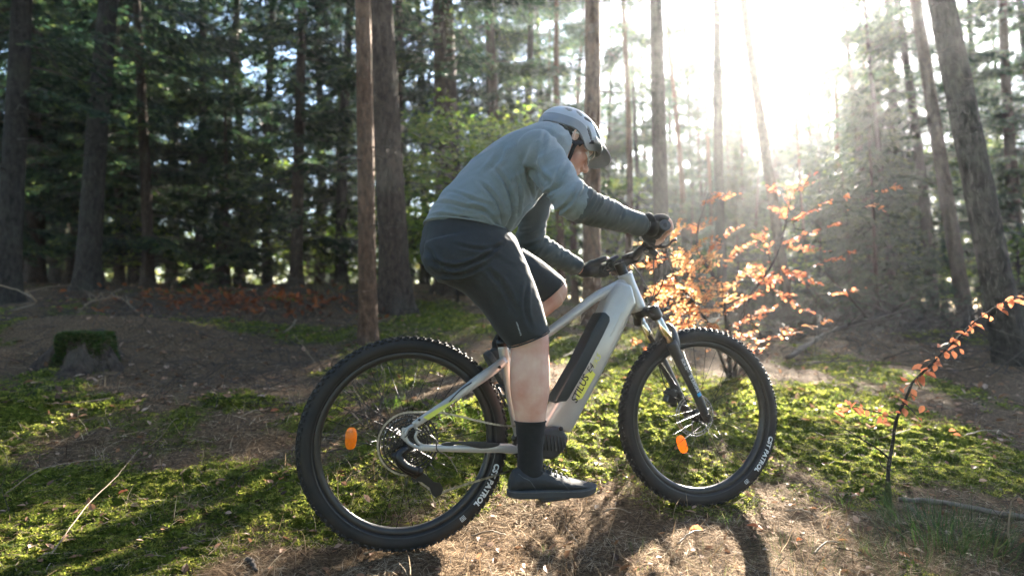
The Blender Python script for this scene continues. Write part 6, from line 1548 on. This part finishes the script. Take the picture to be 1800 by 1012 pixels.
limb('fallen_log', 'pale weathered log lying behind the large grass tuft at the lower right', [gp(1578, 882, .012), gp(1650, 893, .020), gp(1725, 905, .020), gp(1830, 924, .015)], .010, .012, m_pale, 'log', n=12)
limb('dry_branch', 'bare arching dry stalk left of the mossy stump', [gp(20, 545), at(62, 532, 5.0)+V(0, 0, .0), at(35, 512, 5.0), at(-10, 498, 5.0)][::-1], .006, .004, m_stick, twigs=2, seed=1)
limb('dry_branch', 'sunlit dry branch arching just behind the mossy stump', [at(128, 556, 5.7), at(158, 531, 5.6), at(172, 527, 5.55), at(205, 521, 5.6), at(222, 530, 5.6), at(243, 549, 5.5)], .006, .003, m_stick, twigs=9, seed=2)
limb('fallen_branch', 'dark fallen branch at the foot of the slim brown trunk', [gp(560, 545, .04), gp(600, 530, .10), gp(640, 524, .12), gp(700, 522, .05)], .022, .012, twigs=5, seed=3)
limb('fallen_branch', 'long dark branch lying across the brown slope left of the slim trunk', [gp(395, 528, .05), gp(450, 522, .12), gp(500, 512, .20), at(530, 492, 9)], .02, .008, twigs=7, seed=4)
limb('fallen_branch', 'long dead branch lying on the bank beyond the front wheel', [gp(1385, 640, .05), gp(1450, 612, .14), gp(1530, 596, .22), gp(1600, 585, .28)], .025, .012, twigs=9, seed=5)
limb('dry_branch', 'pale stick on the brown slope above the rear tyre', [gp(497, 588, .01), gp(512, 580, .03), gp(520, 570, .05)], .010, .008, m_stick, seed=6)
limb('dry_branch', 'thin pale stem rising from the slope left of the rear tyre', [gp(555, 640, 0), at(540, 618, gp(555, 640).y), at(517, 588, gp(555, 640).y)], .0045, .002, m_stick, seed=7)
limb('dry_branch', 'bent straw-coloured stalk in the sunlit moss left of the rear tyre', [gp(262, 790), at(285, 765, gp(262, 790).y), at(305, 738, gp(262, 790).y), at(315, 735, gp(262, 790).y)], .0022, .0012, m_stick, seed=8)
limb('dry_branch', 'pale curved twig in the moss inside the rear wheel below the chain', [gp(712, 800, .01), gp(745, 808, .03), gp(785, 815, .035), gp(805, 835, .01)], .0026, .0014, m_stick, seed=9)
limb('dry_branch', 'thin pale twig standing in the upper left of the rear wheel', [gp(622, 690), at(625, 665, gp(622, 690).y), at(640, 655, gp(622, 690).y), at(662, 668, gp(622, 690).y), at(672, 652, gp(622, 690).y), at(668, 635, gp(622, 690).y)], .003, .0015, m_stick, seed=10)
limb('dry_branch', 'long thin dry stalk lying across the dark lower left ground', [gp(90, 1000, .02), gp(150, 930, .05), gp(205, 870, .06), gp(245, 800, .02)], .0025, .0012, m_stick, seed=11)
limb('dry_branch', 'straw stem leaning over the shaded moss at the far left', [gp(10, 885, .02), gp(70, 865, .07), gp(135, 835, .05), gp(190, 812, .01)], .0022, .001, m_stick, seed=12)
limb('fallen_branch', 'short dark stick at the bottom edge left of the rear tyre', [gp(435, 990, .005), gp(442, 1000, .012), gp(450, 1012, .01)], .008, .005, seed=13)
limb('dry_branch', 'forked bare twig standing at the lower right edge', [gp(1775, 970), at(1772, 930, gp(1775, 970).y), at(1778, 880, gp(1775, 970).y)], .004, .002, m_stick, twigs=4, seed=14)
for i, (x, y, x2, y2) in enumerate([(330, 640, 360, 655), (700, 610, 730, 640), (1010, 650, 1060, 640), (1430, 980, 1480, 960), (1190, 965, 1240, 940), (830, 950, 890, 945), (1380, 905, 1440, 915), (420, 740, 470, 725), (1545, 775, 1600, 770), (1060, 910, 1110, 905), (640, 985, 700, 975), (1690, 770, 1760, 760)]):
    limb('twig', ['short twig on the slope right of the stump', 'twig above the top of the rear tyre', 'twig between the down tube and the trunk foot', 'twig in the grass right of the front tyre\'s shadow', 'twig on the needle litter under the front tyre', 'twig on the path below the shoe', 'twig right of the front tyre on the path', 'twig in the moss left of the rear tyre', 'twig in the moss behind the sapling stem', 'twig on the path between the wheels', 'twig at the bottom edge under the rear tyre', 'twig on the bank at the right edge'][i], [gp(x, y, .008), gp((x+x2)/2, (y+y2)/2, .025), gp(x2, y2, .008)], .0035, .0018, m_stick, 'stick', seed=20+i)
# tangle of dead brushwood on the slopes: nobody could count it
g = np.random.RandomState(21); n = 2600
mb = MB()
def brush(cx, cy, rx, ry, n, L0, L1, r, hmax, rs):
    for i in range(n):
        x, y = cx+rs.randn()*rx, cy+rs.randn()*ry; L = rs.uniform(L0, L1); a = rs.rand()*6.28; e = rs.uniform(-.1, .9)**2*1.2; p = V(x, y, gh(x, y)+rs.rand()*hmax*.5); d = V(math.cos(a)*math.cos(e), math.sin(a)*math.cos(e), math.sin(e)); m = V(*rs.randn(3))*L*.12
        tube(mb, [p, p+d*L*.5+m, p+d*L+V(0, 0, -.1*L)], [r, r*.7, r*.25], 3, cap=False)
for args in ((-2.6, 4.6, 1.0, .7, 420, .08, .35, .0022, .06), (-3.6, 5.4, 1.0, .8, 300, .1, .4, .003, .08), (-1.0, 5.2, .9, .6, 300, .08, .35, .0025, .06), (-1.9, 3.4, .8, .5, 240, .06, .22, .0016, .03), (-.4, 3.9, .6, .5, 120, .08, .25, .002, .04), (1.9, 2.35, .7, .25, 260, .05, .18, .0013, .03), (1.2, 1.95, .6, .15, 160, .04, .14, .0011, .02), (4.4, 8.6, 1.6, .8, 500, .3, 1.0, .007, .45), (-2.2, 6.2, 1.0, .9, 420, .15, .5, .0035, .10), (-3.6, 8.2, 1.8, .9, 420, .2, .7, .005, .18), (3.6, 7.2, 1.5, .8, 620, .25, .9, .006, .30), (5.6, 6.6, 1.2, 1.0, 420, .25, .9, .006, .35), (.8, 5.6, 1.2, 1.0, 200, .1, .35, .003, .05), (-1.4, 4.4, .8, .6, 160, .1, .3, .0025, .05), (3.0, 4.6, 1.2, .8, 180, .1, .35, .0028, .06), (-4.2, 6.6, 1.0, .8, 260, .15, .5, .004, .15)):
    brush(*args, g)
tag(mb.obj('brushwood', m_twig), kind='stuff')
# russet bracken at the left behind the stump, and single coloured leaves lying on the moss
x = -3.3+g.randn(420)*.75; y = 7.4+g.randn(420)*.45; P = np.stack([x, y, ghf(x, y)+g.rand(420)*.22], -1)
scatter('bracken', (lf_v, lf_f), P, rot_arr(g.rand(420)*6.28, g.randn(420)*.8, g.rand(420)*6.28), .05+.08*g.rand(420), tint_mat('russet', [(.09, .030, .012), (.17, .05, .018), (.28, .09, .025)], .6, .3, 1.5))
for i, (px, py, sz, t, lab) in enumerate([(475, 728, .05, .15, 'red-orange leaf in the moss left of the rear tyre'), (1342, 940, .062, .05, 'large dull red leaf lying below and right of the front tyre'), (1212, 938, .05, .35, 'orange-brown leaf on the litter under the front tyre'), (735, 640, .05, .95, 'yellow-orange leaf on the slope inside the top of the rear wheel'), (693, 832, .028, .5, 'orange leaf in the moss below the cassette'), (752, 636, .05, .8, 'second glowing leaf at the top of the rear wheel'), (1400, 960, .03, .3, 'brown-orange leaf in the dark grass at the bottom'), (1668, 765, .045, .3, 'orange leaf on the bright moss right of the sapling'), (1690, 770, .04, .35, 'orange leaf just right of another on the bright moss'), (208, 880, .045, .05, 'dark red leaf in the shaded moss at the lower left'), (498, 845, .04, .1, 'dark reddish leaf in the moss beside the rear tyre'), (865, 605, .05, .5, 'orange leaf on the slope behind the seat post'), (1600, 990, .04, .2, 'rust-coloured leaf at the bottom under the grass tuft'), (1700, 905, .035, .35, 'orange leaf resting in front of the pale log'), (1510, 880, .035, .2, 'reddish leaf left of the sapling foot')]):
    p = gp(px, py, .012); a = R_.uniform(0, 6.28); tag(link('fallen_leaf', LEAVES[int(t*8)], None, Matrix.Translation(p) @ basis(V(math.cos(a), math.sin(a), .1), V(R_.gauss(0, .3), -.5+R_.gauss(0, .3), 1), sz)), lab, 'leaf', 'single coloured leaves on the ground')
# ---------------------------------------------------------------- the misty air
hz = MB(); box(hz, (0, 80, 6.5), (165, 145, 13.0)); mh = bpy.data.materials.new('haze'); mh.use_nodes = True; nt = mh.node_tree; nt.nodes.remove(nt.nodes["Principled BSDF"])
pv = nt.nodes.new("ShaderNodeVolumePrincipled"); pv.inputs['Density'].default_value = HAZE_DENSITY; pv.inputs['Anisotropy'].default_value = HAZE_G; pv.inputs['Color'].default_value = (.93, .96, 1, 1)
nt.links.new(pv.outputs[0], nt.nodes["Material Output"].inputs['Volume'])
o = hz.obj('haze', mh, smooth=False); tag(o, kind='stuff')
